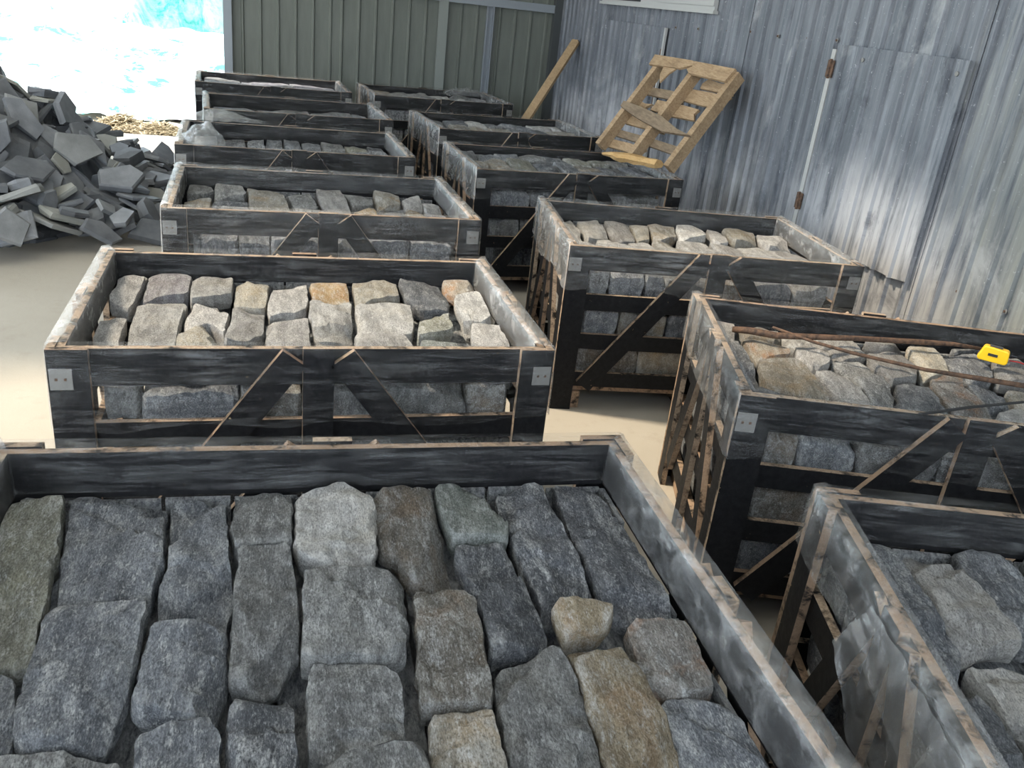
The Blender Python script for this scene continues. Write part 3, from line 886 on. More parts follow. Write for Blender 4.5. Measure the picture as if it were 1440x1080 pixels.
# outlines of the top stones in crate coordinates (metres): row (b = back row ... e = front row), colour, outline
TOP = {
    'L1': [
        ('b', 'olive', [(-0.546,0.371),(-0.544,0.476),(-0.47,0.465),(-0.448,0.308),(-0.425,0.036),(-0.442,0.024),(-0.49,0.043)]),
        ('b', 'slate', [(-0.461,0.476),(-0.332,0.476),(-0.303,0.476),(-0.283,0.276),(-0.291,0.173),(-0.422,0.154),(-0.438,0.258)]),
        ('b', 'slate', [(-0.296,0.476),(-0.258,0.476),(-0.194,0.432),(-0.18,0.278),(-0.165,0.189),(-0.175,0.097),(-0.276,0.12),(-0.28,0.189),(-0.271,0.245)]),
        ('b', 'grey', [(-0.175,0.476),(-0.097,0.476),(-0.077,0.456),(-0.077,0.287),(-0.171,0.29),(-0.18,0.354)]),
        ('b', 'pale', [(-0.068,0.443),(0.017,0.476),(0.074,0.422),(0.067,0.259),(0.04,0.224),(-0.037,0.23),(-0.071,0.259)]),
        ('b', 'brown', [(0.075,0.448),(0.156,0.476),(0.188,0.437),(0.193,0.158),(0.118,0.178),(0.098,0.246),(0.073,0.281)]),
        ('b', 'green', [(0.195,0.463),(0.291,0.476),(0.303,0.423),(0.316,0.321),(0.304,0.28),(0.209,0.289),(0.196,0.353)]),
        ('b', 'dark', [(0.314,0.449),(0.409,0.461),(0.425,0.297),(0.428,0.122),(0.401,0.092),(0.325,0.08),(0.316,0.249)]),
        ('b', 'dark', [(0.444,0.476),(0.526,0.467),(0.546,0.34),(0.546,0.151),(0.543,0.041),(0.476,0.046),(0.437,0.07),(0.434,0.277)]),
        ('c', 'slate', [(-0.521,0.032),(-0.448,0.013),(-0.433,0.002),(-0.408,-0.122),(-0.471,-0.13)]),
        ('c', 'slate', [(-0.43,0.146),(-0.295,0.166),(-0.29,0.138),(-0.288,-0.054),(-0.308,-0.127),(-0.402,-0.121),(-0.412,-0.105),(-0.427,0.015)]),
        ('c', 'slate', [(-0.275,0.089),(-0.211,0.094),(-0.171,0.071),(-0.168,-0.021),(-0.174,-0.074),(-0.201,-0.093),(-0.278,-0.07),(-0.282,-0.001)]),
        ('c', 'grey', [(-0.165,0.281),(-0.08,0.277),(-0.068,0.153),(-0.067,0.035),(-0.096,-0.036),(-0.115,-0.045),(-0.162,-0.021),(-0.164,0.109)]),
        ('c', 'grey', [(-0.058,0.208),(-0.025,0.225),(0.104,0.207),(0.101,0.084),(0.089,0.006),(0.065,-0.004),(-0.063,0.001),(-0.059,0.116)]),
        ('c', 'brown', [(0.119,0.164),(0.192,0.148),(0.212,0.109),(0.199,-0.111),(0.142,-0.11),(0.093,-0.107),(0.107,0.017)]),
        ('c', 'dark', [(0.202,0.267),(0.29,0.274),(0.305,0.172),(0.315,0.008),(0.272,-0.002),(0.214,-0.009),(0.218,0.101)]),
        ('c', 'tan', [(0.34,0.082),(0.425,0.089),(0.432,0.059),(0.413,0.019),(0.336,0.005)]),
        ('c', 'rust', [(0.453,0.039),(0.546,0.029),(0.546,-0.051),(0.535,-0.122),(0.442,-0.123),(0.435,-0.045)]),
        ('d', 'grey', [(-0.417,-0.134),(-0.339,-0.135),(-0.277,-0.158),(-0.259,-0.235),(-0.444,-0.219),(-0.468,-0.142)]),
        ('d', 'slate', [(-0.268,-0.123),(-0.182,-0.099),(-0.166,-0.13),(-0.156,-0.259),(-0.254,-0.245)]),
        ('d', 'dark', [(-0.161,-0.061),(-0.075,-0.053),(-0.069,-0.2),(-0.068,-0.272),(-0.152,-0.26)]),
        ('d', 'grey', [(-0.054,-0.006),(0.033,-0.006),(0.076,-0.044),(0.071,-0.15),(0.048,-0.164),(-0.034,-0.177),(-0.058,-0.167)]),
        ('d', 'tan2', [(0.104,-0.124),(0.188,-0.123),(0.19,-0.239),(0.182,-0.307),(0.091,-0.294)]),
        ('d', 'grey', [(0.218,-0.034),(0.321,-0.004),(0.331,-0.107),(0.317,-0.251),(0.31,-0.325),(0.187,-0.308),(0.203,-0.12)]),
        ('d', 'tan', [(0.335,-0.005),(0.411,0.009),(0.428,-0.049),(0.433,-0.152),(0.43,-0.271),(0.423,-0.341),(0.32,-0.326),(0.332,-0.098)]),
        ('d', 'slate', [(0.441,-0.131),(0.546,-0.136),(0.546,-0.281),(0.546,-0.358),(0.429,-0.342),(0.425,-0.265)]),
        ('e', 'grey', [(-0.055,-0.19),(0.047,-0.178),(0.093,-0.177),(0.086,-0.293),(-0.061,-0.273)]),
    ],
    'L2': [
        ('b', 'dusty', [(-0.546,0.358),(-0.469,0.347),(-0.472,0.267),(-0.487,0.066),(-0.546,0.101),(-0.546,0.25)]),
        ('b', 'lilac', [(-0.466,0.358),(-0.344,0.358),(-0.34,0.162),(-0.462,0.153),(-0.461,0.239)]),
        ('b', 'pale', [(-0.339,0.358),(-0.271,0.357),(-0.221,0.358),(-0.218,0.188),(-0.257,0.167),(-0.332,0.117)]),
        ('b', 'cream', [(-0.212,0.358),(-0.11,0.358),(-0.118,0.184),(-0.128,0.088),(-0.211,0.109),(-0.211,0.255)]),
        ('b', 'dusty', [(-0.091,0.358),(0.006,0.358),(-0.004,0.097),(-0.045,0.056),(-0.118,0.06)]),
        ('b', 'ochre', [(0.014,0.358),(0.128,0.358),(0.127,0.163),(0.085,0.127),(0.019,0.177)]),
        ('b', 'cream', [(0.166,0.358),(0.293,0.358),(0.281,0.191),(0.141,0.138),(0.15,0.354)]),
        ('b', 'slate', [(0.3,0.358),(0.382,0.358),(0.433,0.32),(0.438,0.176),(0.424,0.108),(0.338,0.095),(0.302,0.208)]),
        ('b', 'ochre2', [(0.452,0.358),(0.536,0.358),(0.546,0.358),(0.546,0.265),(0.475,0.222),(0.44,0.268)]),
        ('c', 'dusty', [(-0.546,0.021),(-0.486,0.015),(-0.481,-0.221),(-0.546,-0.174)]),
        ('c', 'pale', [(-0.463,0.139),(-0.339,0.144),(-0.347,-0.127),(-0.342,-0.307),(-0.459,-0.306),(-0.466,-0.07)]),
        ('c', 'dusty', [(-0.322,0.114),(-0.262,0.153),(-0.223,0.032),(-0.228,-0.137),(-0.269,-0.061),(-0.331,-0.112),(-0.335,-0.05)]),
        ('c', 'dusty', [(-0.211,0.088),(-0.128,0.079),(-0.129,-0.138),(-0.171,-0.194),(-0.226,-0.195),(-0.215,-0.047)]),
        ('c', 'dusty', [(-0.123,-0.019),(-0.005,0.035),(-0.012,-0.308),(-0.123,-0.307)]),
        ('c', 'pale', [(0.004,0.145),(0.084,0.114),(0.128,0.144),(0.106,-0.133),(0.003,-0.16)]),
        ('c', 'pale', [(0.137,0.115),(0.31,0.169),(0.288,-0.095),(0.201,-0.125),(0.125,-0.106)]),
        ('c', 'olive', [(0.333,0.07),(0.414,0.083),(0.398,-0.092),(0.331,-0.142),(0.287,-0.143)]),
        ('c', 'pale', [(0.457,0.197),(0.546,0.235),(0.546,0.049),(0.505,-0.004),(0.45,-0.03)]),
        ('d', 'ochre', [(-0.546,-0.188),(-0.471,-0.239),(-0.456,-0.331),(-0.546,-0.318)]),
        ('d', 'cream', [(-0.348,-0.156),(-0.284,-0.071),(-0.242,-0.155),(-0.225,-0.333),(-0.336,-0.332)]),
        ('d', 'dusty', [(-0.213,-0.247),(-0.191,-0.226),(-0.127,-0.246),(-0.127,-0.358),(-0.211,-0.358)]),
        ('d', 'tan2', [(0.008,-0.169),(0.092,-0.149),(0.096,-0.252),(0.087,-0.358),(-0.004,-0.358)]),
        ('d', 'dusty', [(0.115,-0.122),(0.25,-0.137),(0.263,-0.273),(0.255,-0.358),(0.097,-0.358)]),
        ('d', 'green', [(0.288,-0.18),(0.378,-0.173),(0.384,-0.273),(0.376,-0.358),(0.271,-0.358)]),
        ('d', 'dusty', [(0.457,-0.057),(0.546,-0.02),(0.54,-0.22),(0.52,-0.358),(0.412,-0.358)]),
    ],
    'L3': [
        ('b', 'grey', [(-0.546,0.358),(-0.458,0.358),(-0.436,0.188),(-0.476,0.134),(-0.546,0.137)]),
        ('b', 'grey', [(-0.435,0.358),(-0.32,0.358),(-0.301,0.147),(-0.432,0.111)]),
        ('b', 'tan2', [(-0.302,0.358),(-0.161,0.358),(-0.142,0.155),(-0.126,-0.129),(-0.285,-0.147),(-0.292,0.125)]),
        ('b', 'grey', [(-0.139,0.325),(-0.036,0.358),(-0.015,0.181),(-0.011,-0.013),(-0.108,-0.043)]),
        ('b', 'dusty', [(0.004,0.357),(0.125,0.358),(0.122,-0.104),(0.021,-0.121),(0.006,0.092)]),
        ('b', 'grey', [(0.128,0.333),(0.255,0.358),(0.241,0.128),(0.143,0.073)]),
        ('b', 'tan2', [(0.262,0.336),(0.382,0.31),(0.368,0.147),(0.258,0.103)]),
        ('b', 'dusty', [(0.388,0.262),(0.47,0.278),(0.467,0.104),(0.376,0.079)]),
        ('b', 'dusty', [(0.478,0.28),(0.546,0.244),(0.546,0.064),(0.465,0.058)]),
        ('c', 'tan2', [(-0.546,0.106),(-0.446,0.112),(-0.447,-0.143),(-0.546,-0.147)]),
        ('c', 'dark', [(-0.435,0.092),(-0.299,0.119),(-0.297,-0.157),(-0.439,-0.173)]),
        ('c', 'grey', [(-0.107,-0.059),(0.004,-0.04),(0.01,-0.131),(-0.111,-0.151)]),
        ('c', 'ochre', [(0.143,0.059),(0.237,0.104),(0.228,-0.202),(0.15,-0.213)]),
        ('c', 'grey', [(0.255,0.08),(0.372,0.12),(0.332,-0.202),(0.243,-0.215)]),
        ('c', 'tan', [(0.373,0.06),(0.455,0.075),(0.437,-0.199),(0.349,-0.212)]),
        ('c', 'lilac', [(0.46,0.03),(0.546,0.032),(0.53,-0.205),(0.455,-0.216)]),
    ],
    'R1': [
        ('b', 'slate', [(-0.522,0.358),(-0.47,0.358),(-0.447,0.346),(-0.444,0.169),(-0.442,0.046),(-0.468,-0.01),(-0.507,-0.055),(-0.521,-0.036),(-0.516,0.15)]),
        ('b', 'pale', [(-0.434,0.33),(-0.395,0.353),(-0.352,0.312),(-0.327,0.205),(-0.33,0.07),(-0.375,0.067),(-0.442,0.041),(-0.443,0.131)]),
        ('b', 'slate', [(-0.315,0.358),(-0.292,0.358),(-0.205,0.358),(-0.185,0.27),(-0.262,0.102),(-0.32,0.082),(-0.33,0.221),(-0.33,0.307)]),
        ('b', 'grey', [(-0.182,0.358),(-0.121,0.358),(-0.08,0.351),(-0.117,0.215),(-0.181,0.229)]),
        ('b', 'slate', [(-0.049,0.358),(0.02,0.358),(0.029,0.264),(-0.014,0.17),(-0.087,0.181)]),
        ('c', 'slate', [(-0.528,-0.068),(-0.47,-0.058),(-0.459,-0.097),(-0.461,-0.191),(-0.459,-0.251),(-0.534,-0.26),(-0.541,-0.146)]),
        ('c', 'pale', [(-0.451,0.011),(-0.351,0.03),(-0.33,-0.014),(-0.338,-0.114),(-0.397,-0.137),(-0.433,-0.105),(-0.443,-0.055)]),
        ('c', 'grey', [(-0.26,0.088),(-0.188,0.113),(-0.178,0.007),(-0.208,-0.08),(-0.282,-0.09),(-0.276,-0.007)]),
        ('d', 'grey', [(-0.451,-0.123),(-0.41,-0.154),(-0.39,-0.243),(-0.447,-0.275),(-0.455,-0.223)]),
        ('d', 'slate', [(-0.33,-0.128),(-0.246,-0.112),(-0.23,-0.186),(-0.308,-0.233),(-0.341,-0.2)]),
    ],
    'R2': [
        ('b', 'dusty', [(-0.519,0.358),(-0.457,0.358),(-0.486,0.195),(-0.517,0.148),(-0.54,0.242)]),
        ('b', 'tan2', [(-0.441,0.358),(-0.373,0.358),(-0.308,0.343),(-0.32,0.236),(-0.356,0.237),(-0.451,0.276)]),
        ('b', 'pale', [(-0.301,0.345),(-0.249,0.358),(-0.224,0.299),(-0.276,0.217),(-0.309,0.243)]),
        ('b', 'dusty', [(-0.214,0.312),(-0.182,0.358),(-0.07,0.358),(-0.068,0.337),(-0.055,0.291),(-0.188,0.249)]),
        ('b', 'dusty', [(-0.032,0.346),(0.015,0.358),(0.114,0.358),(0.095,0.358),(0.034,0.316)]),
        ('b', 'slate', [(0.26,0.358),(0.373,0.358),(0.357,0.358),(0.26,0.323)]),
        ('b', 'dusty', [(0.403,0.358),(0.513,0.358),(0.513,0.356),(0.414,0.334)]),
        ('c', 'slate', [(-0.543,0.204),(-0.519,0.139),(-0.484,0.186),(-0.466,0.052),(-0.47,-0.149),(-0.546,-0.178),(-0.546,-0.038)]),
        ('c', 'ochre2', [(-0.457,0.232),(-0.395,0.211),(-0.318,0.203),(-0.329,0.119),(-0.433,0.08),(-0.443,0.137)]),
        ('c', 'dusty', [(-0.296,0.201),(-0.236,0.267),(-0.194,0.185),(-0.209,0.112),(-0.282,0.035),(-0.311,0.118)]),
        ('c', 'dusty', [(-0.191,0.235),(-0.053,0.279),(-0.075,0.198),(-0.189,0.156)]),
        ('c', 'dusty', [(-0.056,0.242),(0.078,0.289),(0.07,0.15),(0.026,0.051),(-0.056,0.02),(-0.076,0.106)]),
        ('c', 'cream', [(0.092,0.301),(0.195,0.334),(0.182,0.236),(0.186,0.188),(0.157,0.13),(0.068,0.087),(0.081,0.222)]),
        ('c', 'slate', [(0.196,0.276),(0.332,0.332),(0.32,0.191),(0.294,0.125),(0.22,0.116),(0.194,0.187)]),
        ('c', 'dusty', [(0.336,0.23),(0.445,0.246),(0.423,0.124),(0.305,0.121)]),
        ('c', 'pale', [(0.477,0.256),(0.546,0.268),(0.546,0.134),(0.461,0.111)]),
        ('d', 'tan2', [(-0.437,0.061),(-0.323,0.107),(-0.296,0.065),(-0.293,-0.194),(-0.345,-0.187),(-0.456,-0.157),(-0.461,-0.073)]),
        ('d', 'dusty', [(-0.285,0.008),(-0.228,0.049),(-0.173,0.041),(-0.185,-0.207),(-0.191,-0.26),(-0.259,-0.243),(-0.279,-0.079)]),
        ('d', 'grey', [(-0.201,0.128),(-0.106,0.174),(-0.086,0.08),(-0.083,-0.096),(-0.116,-0.172),(-0.161,-0.208),(-0.177,-0.159),(-0.168,0.014)]),
        ('d', 'slate', [(-0.05,-0.001),(0.048,0.04),(0.036,-0.174),(0.011,-0.201),(-0.083,-0.213),(-0.084,-0.125)]),
        ('d', 'rust', [(0.073,0.058),(0.133,0.097),(0.175,0.08),(0.144,-0.008),(0.169,-0.137),(0.151,-0.231),(0.073,-0.239),(0.055,-0.141)]),
        ('d', 'slate', [(0.178,0.062),(0.28,0.048),(0.264,-0.068),(0.189,-0.102),(0.163,-0.041)]),
        ('d', 'cream', [(0.289,0.036),(0.352,0.057),(0.376,-0.04),(0.276,-0.073)]),
        ('d', 'dusty', [(0.451,0.07),(0.537,0.079),(0.517,-0.043),(0.428,-0.054)]),
        ('e', 'slate', [(-0.546,-0.193),(-0.474,-0.164),(-0.428,-0.214),(-0.467,-0.271),(-0.546,-0.267)]),
        ('e', 'cream', [(-0.426,-0.222),(-0.349,-0.198),(-0.275,-0.251),(-0.232,-0.321),(-0.395,-0.29)]),
        ('e', 'dusty', [(-0.17,-0.229),(-0.11,-0.184),(-0.093,-0.237),(-0.01,-0.225),(-0.02,-0.302),(-0.142,-0.31)]),
        ('e', 'pale', [(0.183,-0.134),(0.279,-0.091),(0.257,-0.267),(0.158,-0.281)]),
        ('e', 'slate', [(0.348,-0.116),(0.443,-0.091),(0.414,-0.252),(0.318,-0.276)]),
    ],
    'R3': [
        ('b', 'pale', [(-0.54,0.283),(-0.44,0.358),(-0.469,-0.041),(-0.545,-0.09)]),
        ('b', 'pale', [(-0.433,0.29),(-0.323,0.358),(-0.323,0.074),(-0.446,-0.013)]),
        ('b', 'dusty', [(-0.29,0.358),(-0.189,0.358),(-0.215,0.029),(-0.289,0.009),(-0.312,0.147)]),
        ('b', 'cream', [(-0.169,0.358),(-0.09,0.358),(-0.13,0.114),(-0.202,0.055)]),
        ('b', 'tan2', [(-0.081,0.358),(0.039,0.324),(0.011,0.169),(-0.088,0.072),(-0.114,0.118)]),
        ('b', 'pale', [(0.056,0.351),(0.173,0.358),(0.149,0.168),(0.005,0.113)]),
        ('b', 'dusty', [(0.206,0.347),(0.268,0.339),(0.248,0.134),(0.157,0.097)]),
        ('b', 'cream', [(0.281,0.336),(0.429,0.353),(0.39,0.148),(0.27,0.14)]),
        ('b', 'dusty', [(0.428,0.289),(0.546,0.286),(0.519,0.06),(0.396,0.056)]),
        ('c', 'pale', [(-0.546,-0.105),(-0.432,-0.052),(-0.391,-0.262),(-0.515,-0.318)]),
        ('c', 'pale', [(-0.415,-0.042),(-0.298,0.007),(-0.26,-0.255),(-0.383,-0.3)]),
        ('c', 'pale', [(-0.278,-0.038),(-0.183,0.005),(-0.146,-0.262),(-0.249,-0.277)]),
        ('c', 'tan2', [(-0.151,0.025),(-0.07,0.059),(-0.026,-0.253),(-0.13,-0.268)]),
        ('c', 'pale', [(-0.039,0.044),(0.1,0.105),(0.108,-0.25),(-0.01,-0.259)]),
        ('c', 'dusty', [(0.114,0.05),(0.226,0.081),(0.248,-0.237),(0.134,-0.244)]),
        ('c', 'pale', [(0.25,0.075),(0.397,0.091),(0.386,-0.235),(0.261,-0.244)]),
        ('c', 'dusty', [(0.393,0.01),(0.515,-0.014),(0.509,-0.236),(0.399,-0.242)]),
    ],
}
ROWN = {'b': 'back row', 'c': 'second row', 'd': 'third row', 'e': 'fourth row'}
TOP_Z = {'L1': .612, 'L2': .622, 'L3': .612, 'R1': .612, 'R2': .612, 'R3': .622}

def row_fill(seed, x0, x1, rows, cols, wmin, wmax, lens):
    """loose rows of stones for the crates too far away to trace"""
    r = random.Random(seed)
    out = []
    names = 'bcde'
    y = CD / 2 - 0.05
    for k in range(rows):
        L = lens[k % len(lens)]
        x = x0
        while x < x1 - 0.05:
            w = r.uniform(wmin, wmax)
            if x + w > x1 - 0.06: w = x1 - x
            g = 0.004
            ya = y - r.uniform(0, 0.02); yb = y - L + r.uniform(-0.005, 0.02)
            sk = r.uniform(-0.015, 0.015)
            j = lambda: r.uniform(-0.010, 0.010)
            p = [(x + g + abs(j()) * .6, ya + j()), (x + w / 2, ya + j()), (x + w - g - abs(j()) * .6, ya + j()),
                 (x + w - g - abs(j()) * .4, (ya + yb) / 2), (x + w - g - abs(j()), yb + j()), (x + w / 2, yb + j()), (x + g + abs(j()), yb + j()), (x + g + abs(j()) * .4, (ya + yb) / 2)]
            out.append((names[k], r.choice(cols), p))
            x += w
        y -= L + 0.004
    return out
XM = CW / 2 - 0.06
TOP['L1'] = TOP['L1'] + [('e', b, [(x, y - 0.682) for x, y in q]) for a, b, q in row_fill(19, -XM, XM, 1, ['slate', 'grey'], .11, .16, [.15])]
TOP['L4'] = row_fill(11, -XM, XM, 3, ['slate', 'grey', 'slate', 'grey', 'olive', 'dark'], .10, .16, [.26, .24, .20])
TOP['L5'] = row_fill(12, -XM, XM, 4, ['slate', 'lilac', 'grey'], .26, .40, [.17, .18, .18, .17])
TOP['L6'] = row_fill(13, -XM, XM, 4, ['pale', 'lilac', 'grey'], .26, .40, [.17, .18, .18, .17])
TOP['R4'] = row_fill(14, -XM, XM, 3, ['slate', 'grey', 'slate', 'grey', 'olive', 'slate', 'tan2'], .10, .17, [.24, .24, .22])
TOP['R5'] = row_fill(15, -XM, XM, 3, ['slate', 'grey', 'slate', 'tan2', 'pale'], .10, .17, [.25, .22, .22])
TOP['R6'] = row_fill(16, -XM, XM, 3, ['pale', 'grey', 'tan2', 'lilac'], .16, .28, [.25, .22, .22])
TOP_Z.update({'L4': .605, 'L5': .600, 'L6': .635, 'R4': .650, 'R5': .640, 'R6': .640})
TOP['R1'] = TOP['R1'] + [(a, b, p) for a, b, p in row_fill(17, 0.13, XM, 3, ['slate', 'grey', 'pale'], .11, .16, [.26, .24, .22])]

# nothing may overlap: drop later outlines that lie mostly on an earlier one
for n, rows in TOP.items():
    near = n in ('L1', 'R1', 'R2', 'L2')
    step = {'L1': 0.0105, 'R1': 0.013, 'R2': 0.020, 'L2': 0.020}.get(n, 0.032)
    short = CRATES[n][4]
    order = {}
    for row, col, p in rows:
        order.setdefault(row, []).append(sum(q[0] for q in p) / len(p))
    for row in order: order[row].sort()
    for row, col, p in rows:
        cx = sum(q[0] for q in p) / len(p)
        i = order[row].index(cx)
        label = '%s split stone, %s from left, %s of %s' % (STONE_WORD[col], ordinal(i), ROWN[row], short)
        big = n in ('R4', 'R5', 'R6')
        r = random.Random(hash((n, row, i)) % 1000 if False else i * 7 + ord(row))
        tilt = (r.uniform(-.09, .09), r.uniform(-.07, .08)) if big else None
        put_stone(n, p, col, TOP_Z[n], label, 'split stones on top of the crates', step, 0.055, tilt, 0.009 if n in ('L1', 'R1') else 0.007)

# stones seen edge-on through the slat gaps, front course of the crates whose front shows
GAPS = [(0.494, 0.560, 'upper gap'), (0.330, 0.420, 'middle gap'), (0.166, 0.258, 'bottom gap')]
def side_stones(n, gaps, cols, x0=-CW / 2 + 0.10, x1=CW / 2 - 0.10):
    r = random.Random(sum(ord(q) for q in n) * 3)
    for z0, z1, gname in gaps:
        x = x0; k = 0
        while x < x1 - 0.06:
            w = r.uniform(0.08, 0.26)
            if x + w > x1 - 0.07: w = x1 - x
            y0 = -CD / 2 + 2 * T + 0.006; y1 = y0 + r.uniform(.10, .14)
            j = lambda: r.uniform(-0.006, 0.006)
            p = [(x + .004, y0 + abs(j())), (x + w / 2, y0 + abs(j())), (x + w - .004, y0 + abs(j())), (x + w - .004, y1), (x + w / 2, y1 + j()), (x + .004, y1)]
            put_stone(n, p, r.choice(cols), z1 + r.uniform(-0.004, 0.014), 'edge-on stone, %s from left, %s in front of %s' % (ordinal(k), gname, CRATES[n][4]),
                      'stones seen through the crate slats', 0.022, z1 - z0 + 0.03, (r.uniform(-.12, .12), 0), 0.010)
            x += w; k += 1
def end_stones(n, gaps, cols):
    r = random.Random(sum(ord(q) for q in n) * 5)
    for z0, z1, gname in gaps:
        y = -CD / 2 + 0.20; k = 0
        while y < CD / 2 - 0.10:
            w = r.uniform(0.14, 0.24)
            if y + w > CD / 2 - 0.14: w = CD / 2 - 0.064 - y
            x0 = -CW / 2 + 2 * T + 0.006; x1 = x0 + r.uniform(.09, .12)
            p = [(x0, y + .004), (x1, y + .004), (x1, y + w - .004), (x0 + .004, y + w - .004), (x0 + .001, y + w / 2)]
            put_stone(n, p, r.choice(cols), z1 + 0.008, 'edge-on stone, %s from near post, %s, left end of %s' % (ordinal(k), gname, CRATES[n][4]),
                      'stones seen through the crate slats', 0.035, z1 - z0 + 0.03, (0, r.uniform(-.08, .08)))
            y += w; k += 1
side_stones('R3', GAPS, ['grey', 'brown', 'tan2', 'slate'])
side_stones('R2', GAPS, ['slate', 'grey', 'brown', 'dark'])
side_stones('L2', GAPS[:1], ['grey', 'slate', 'brown'])
side_stones('L3', GAPS[:1], ['grey', 'slate'])
side_stones('R4', GAPS[:2], ['grey', 'slate'])
for n in ('R1', 'R2'): end_stones(n, GAPS, ['grey', 'slate', 'slate'])
for n in ('R3',): end_stones(n, GAPS[:2], ['grey', 'tan2'])

# rubble packing below the top course, one heap per crate
def packing(n):
    r = random.Random(len(n) * 31 + ord(n[1]) + ord(n[0]))
    mb = MB()
    x_lo, x_hi, y_lo, y_hi = -CW / 2 + 0.19, CW / 2 - 0.05, -CD / 2 + 0.21, CD / 2 - 0.05
    if n[0] == 'L' and n in ('L1', 'L4', 'L5', 'L6'): x_lo = -CW / 2 + 0.05; y_lo = -CD / 2 + 0.05
    if n in ('R5', 'R6'): x_lo = -CW / 2 + 0.05; y_lo = -CD / 2 + 0.05
    if n == 'L1': y_lo -= 0.118; y_hi += 0.118
    x_hi += 0.006
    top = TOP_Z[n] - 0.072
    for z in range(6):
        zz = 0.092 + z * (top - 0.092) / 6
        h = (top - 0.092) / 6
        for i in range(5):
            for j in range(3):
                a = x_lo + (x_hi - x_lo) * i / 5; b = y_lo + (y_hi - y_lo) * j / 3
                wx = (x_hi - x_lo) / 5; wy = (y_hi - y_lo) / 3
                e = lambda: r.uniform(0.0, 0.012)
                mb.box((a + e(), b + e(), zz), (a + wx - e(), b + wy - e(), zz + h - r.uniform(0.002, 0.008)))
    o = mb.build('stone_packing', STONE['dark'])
    x, y, a = CRATES[n][:3]
    o.location = (x, y, 0); o.rotation_euler = (0, 0, math.radians(a))
    tag(o, 'packed rubble below the top stones of %s' % CRATES[n][4], 'stone', 'rubble packing in the crates', 'stuff')
def slivers(n):
    """thin offcuts wedged between the back row and the rim board"""
    r = random.Random(77 + ord(n[1]))
    hy = (1.06 if n == 'L1' else CD) / 2 - 2 * T - 0.004; hx = CW / 2 - 2 * T - 0.006
    mb = MB()
    for i in range(9):
        a = -hx + 2 * hx * i / 9
        mb.box((a + 0.004, hy - 0.010, 0.46), (a + 2 * hx / 9 - 0.004, hy, TOP_Z[n] - r.uniform(0.022, 0.034)))
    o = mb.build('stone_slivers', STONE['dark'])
    x, y, a = CRATES[n][:3]
    o.location = (x, y, 0); o.rotation_euler = (0, 0, math.radians(a))
    tag(o, 'dark stone slivers wedged behind the back row of %s' % CRATES[n][4], 'stone', 'slivers behind the back rows', 'stuff')
for n in CRATES: packing(n)
for n in ('L1', 'L2', 'L3', 'R1', 'R2', 'R3'): slivers(n)
mb = MB()                                                # the same along the right end of the foreground crate
r = random.Random(5)
for i in range(7):
    a = -0.47 + 0.94 * i / 7
    mb.box((CW / 2 - 2 * T - 0.016, a + 0.003, 0.46), (CW / 2 - 2 * T - 0.006, a + 0.94 / 7 - 0.003, 0.612 - r.uniform(0.020, 0.034)))
o = mb.build('stone_slivers', STONE['dark'])
o.location = (CRATES['L1'][0], CRATES['L1'][1], 0); o.rotation_euler = (0, 0, math.radians(CRATES['L1'][2]))
tag(o, 'dark stone slivers wedged along the right end of the foreground crate', 'stone', 'slivers behind the back rows', 'stuff')

# ------------------------------------------------------------------ loose heap of slate slabs
HEAP_C = (-1.95, 6.05)
def heap_h(x, y):
    dx, dy = x - HEAP_C[0], y - HEAP_C[1]
    r = math.hypot(dx / 1.38, dy / 1.45)
    return max(0.0, 1.34 * (1 - r) + 0.10 * noise.noise(Vector((x * 2, y * 2, 0))) * min(1.0, r * 3))
def core_h(x, y):
    h = heap_h(x, y)
    if h < 0.30: return -0.02
    return max(0.0, h * 0.95 - 0.15) * min(1.0, (h - 0.30) * 4 + 0.15) - 0.004 + 0.13 * (noise.cell(Vector((x * 7, y * 7, 1))) - 0.5) * min(1.0, (h - 0.30) * 6) + 0.02 * noise.noise(Vector((x * 19, y * 19, 4)))
def slab(seed, a, b, t):
    r = random.Random(seed)
    k = r.choice((4, 5, 5, 6))
    ph = r.uniform(0, 2 * PI)
    out = []
    for i in range(k):
        q = ph + 2 * PI * (i + r.uniform(-.22, .22)) / k
        s = r.uniform(0.82, 1.12)
        out.append((a * s * math.cos(q), b * s * math.sin(q)))
    mb = MB(); n = k
    vs = [(x * .96 + r.uniform(-.006, .006), y * .96, -t / 2 + r.uniform(-.004, .004)) for x, y in out] + [(x, y, r.uniform(-.3, .3) * t) for x, y in out] + \
         [(x * r.uniform(.86, .97), y * r.uniform(.86, .97), t / 2 + r.uniform(-.005, .005)) for x, y in out]
    fs = [tuple(reversed(range(n)))]
    for l in (0, 1):
        for i in range(n):
            j = (i + 1) % n
            fs.append((l * n + i, l * n + j, l * n + n + j, l * n + n + i))
    vs.append((r.uniform(-.2, .2) * a, r.uniform(-.2, .2) * b, t / 2 + r.uniform(-.004, .007)))
    for i in range(n):
        fs.append((2 * n + i, 2 * n + (i + 1) % n, 3 * n))
    return vs, fs
def heap_words(x, y, z, q, a, t, k):
    side = 'right flank' if x > -1.15 else ('left flank' if x < -1.75 else 'middle')
    lev = 'foot' if z < 0.14 else ('lower slope' if z < 0.36 else ('upper slope' if z < 0.62 else 'crest'))
    rank = 'near' if y < 5.35 else ('far' if y > 6.1 else 'mid')
    up = abs((q.to_matrix() @ Vector((0, 0, 1))).z)
    lie = 'lying flat' if up > 0.93 else ('tilted' if up > 0.72 else 'upended')
    big = 'broad' if a > 0.145 else ('small' if a < 0.108 else 'medium')
    thk = 'thick' if t > 0.039 else ('thin' if t < 0.026 else 'slim')
    return '%s %s %s-cornered slate slab %s, %s %s of the heap, %s' % (big, thk, {4: 'four', 5: 'five', 6: 'six'}[k], lie, rank, lev, side)
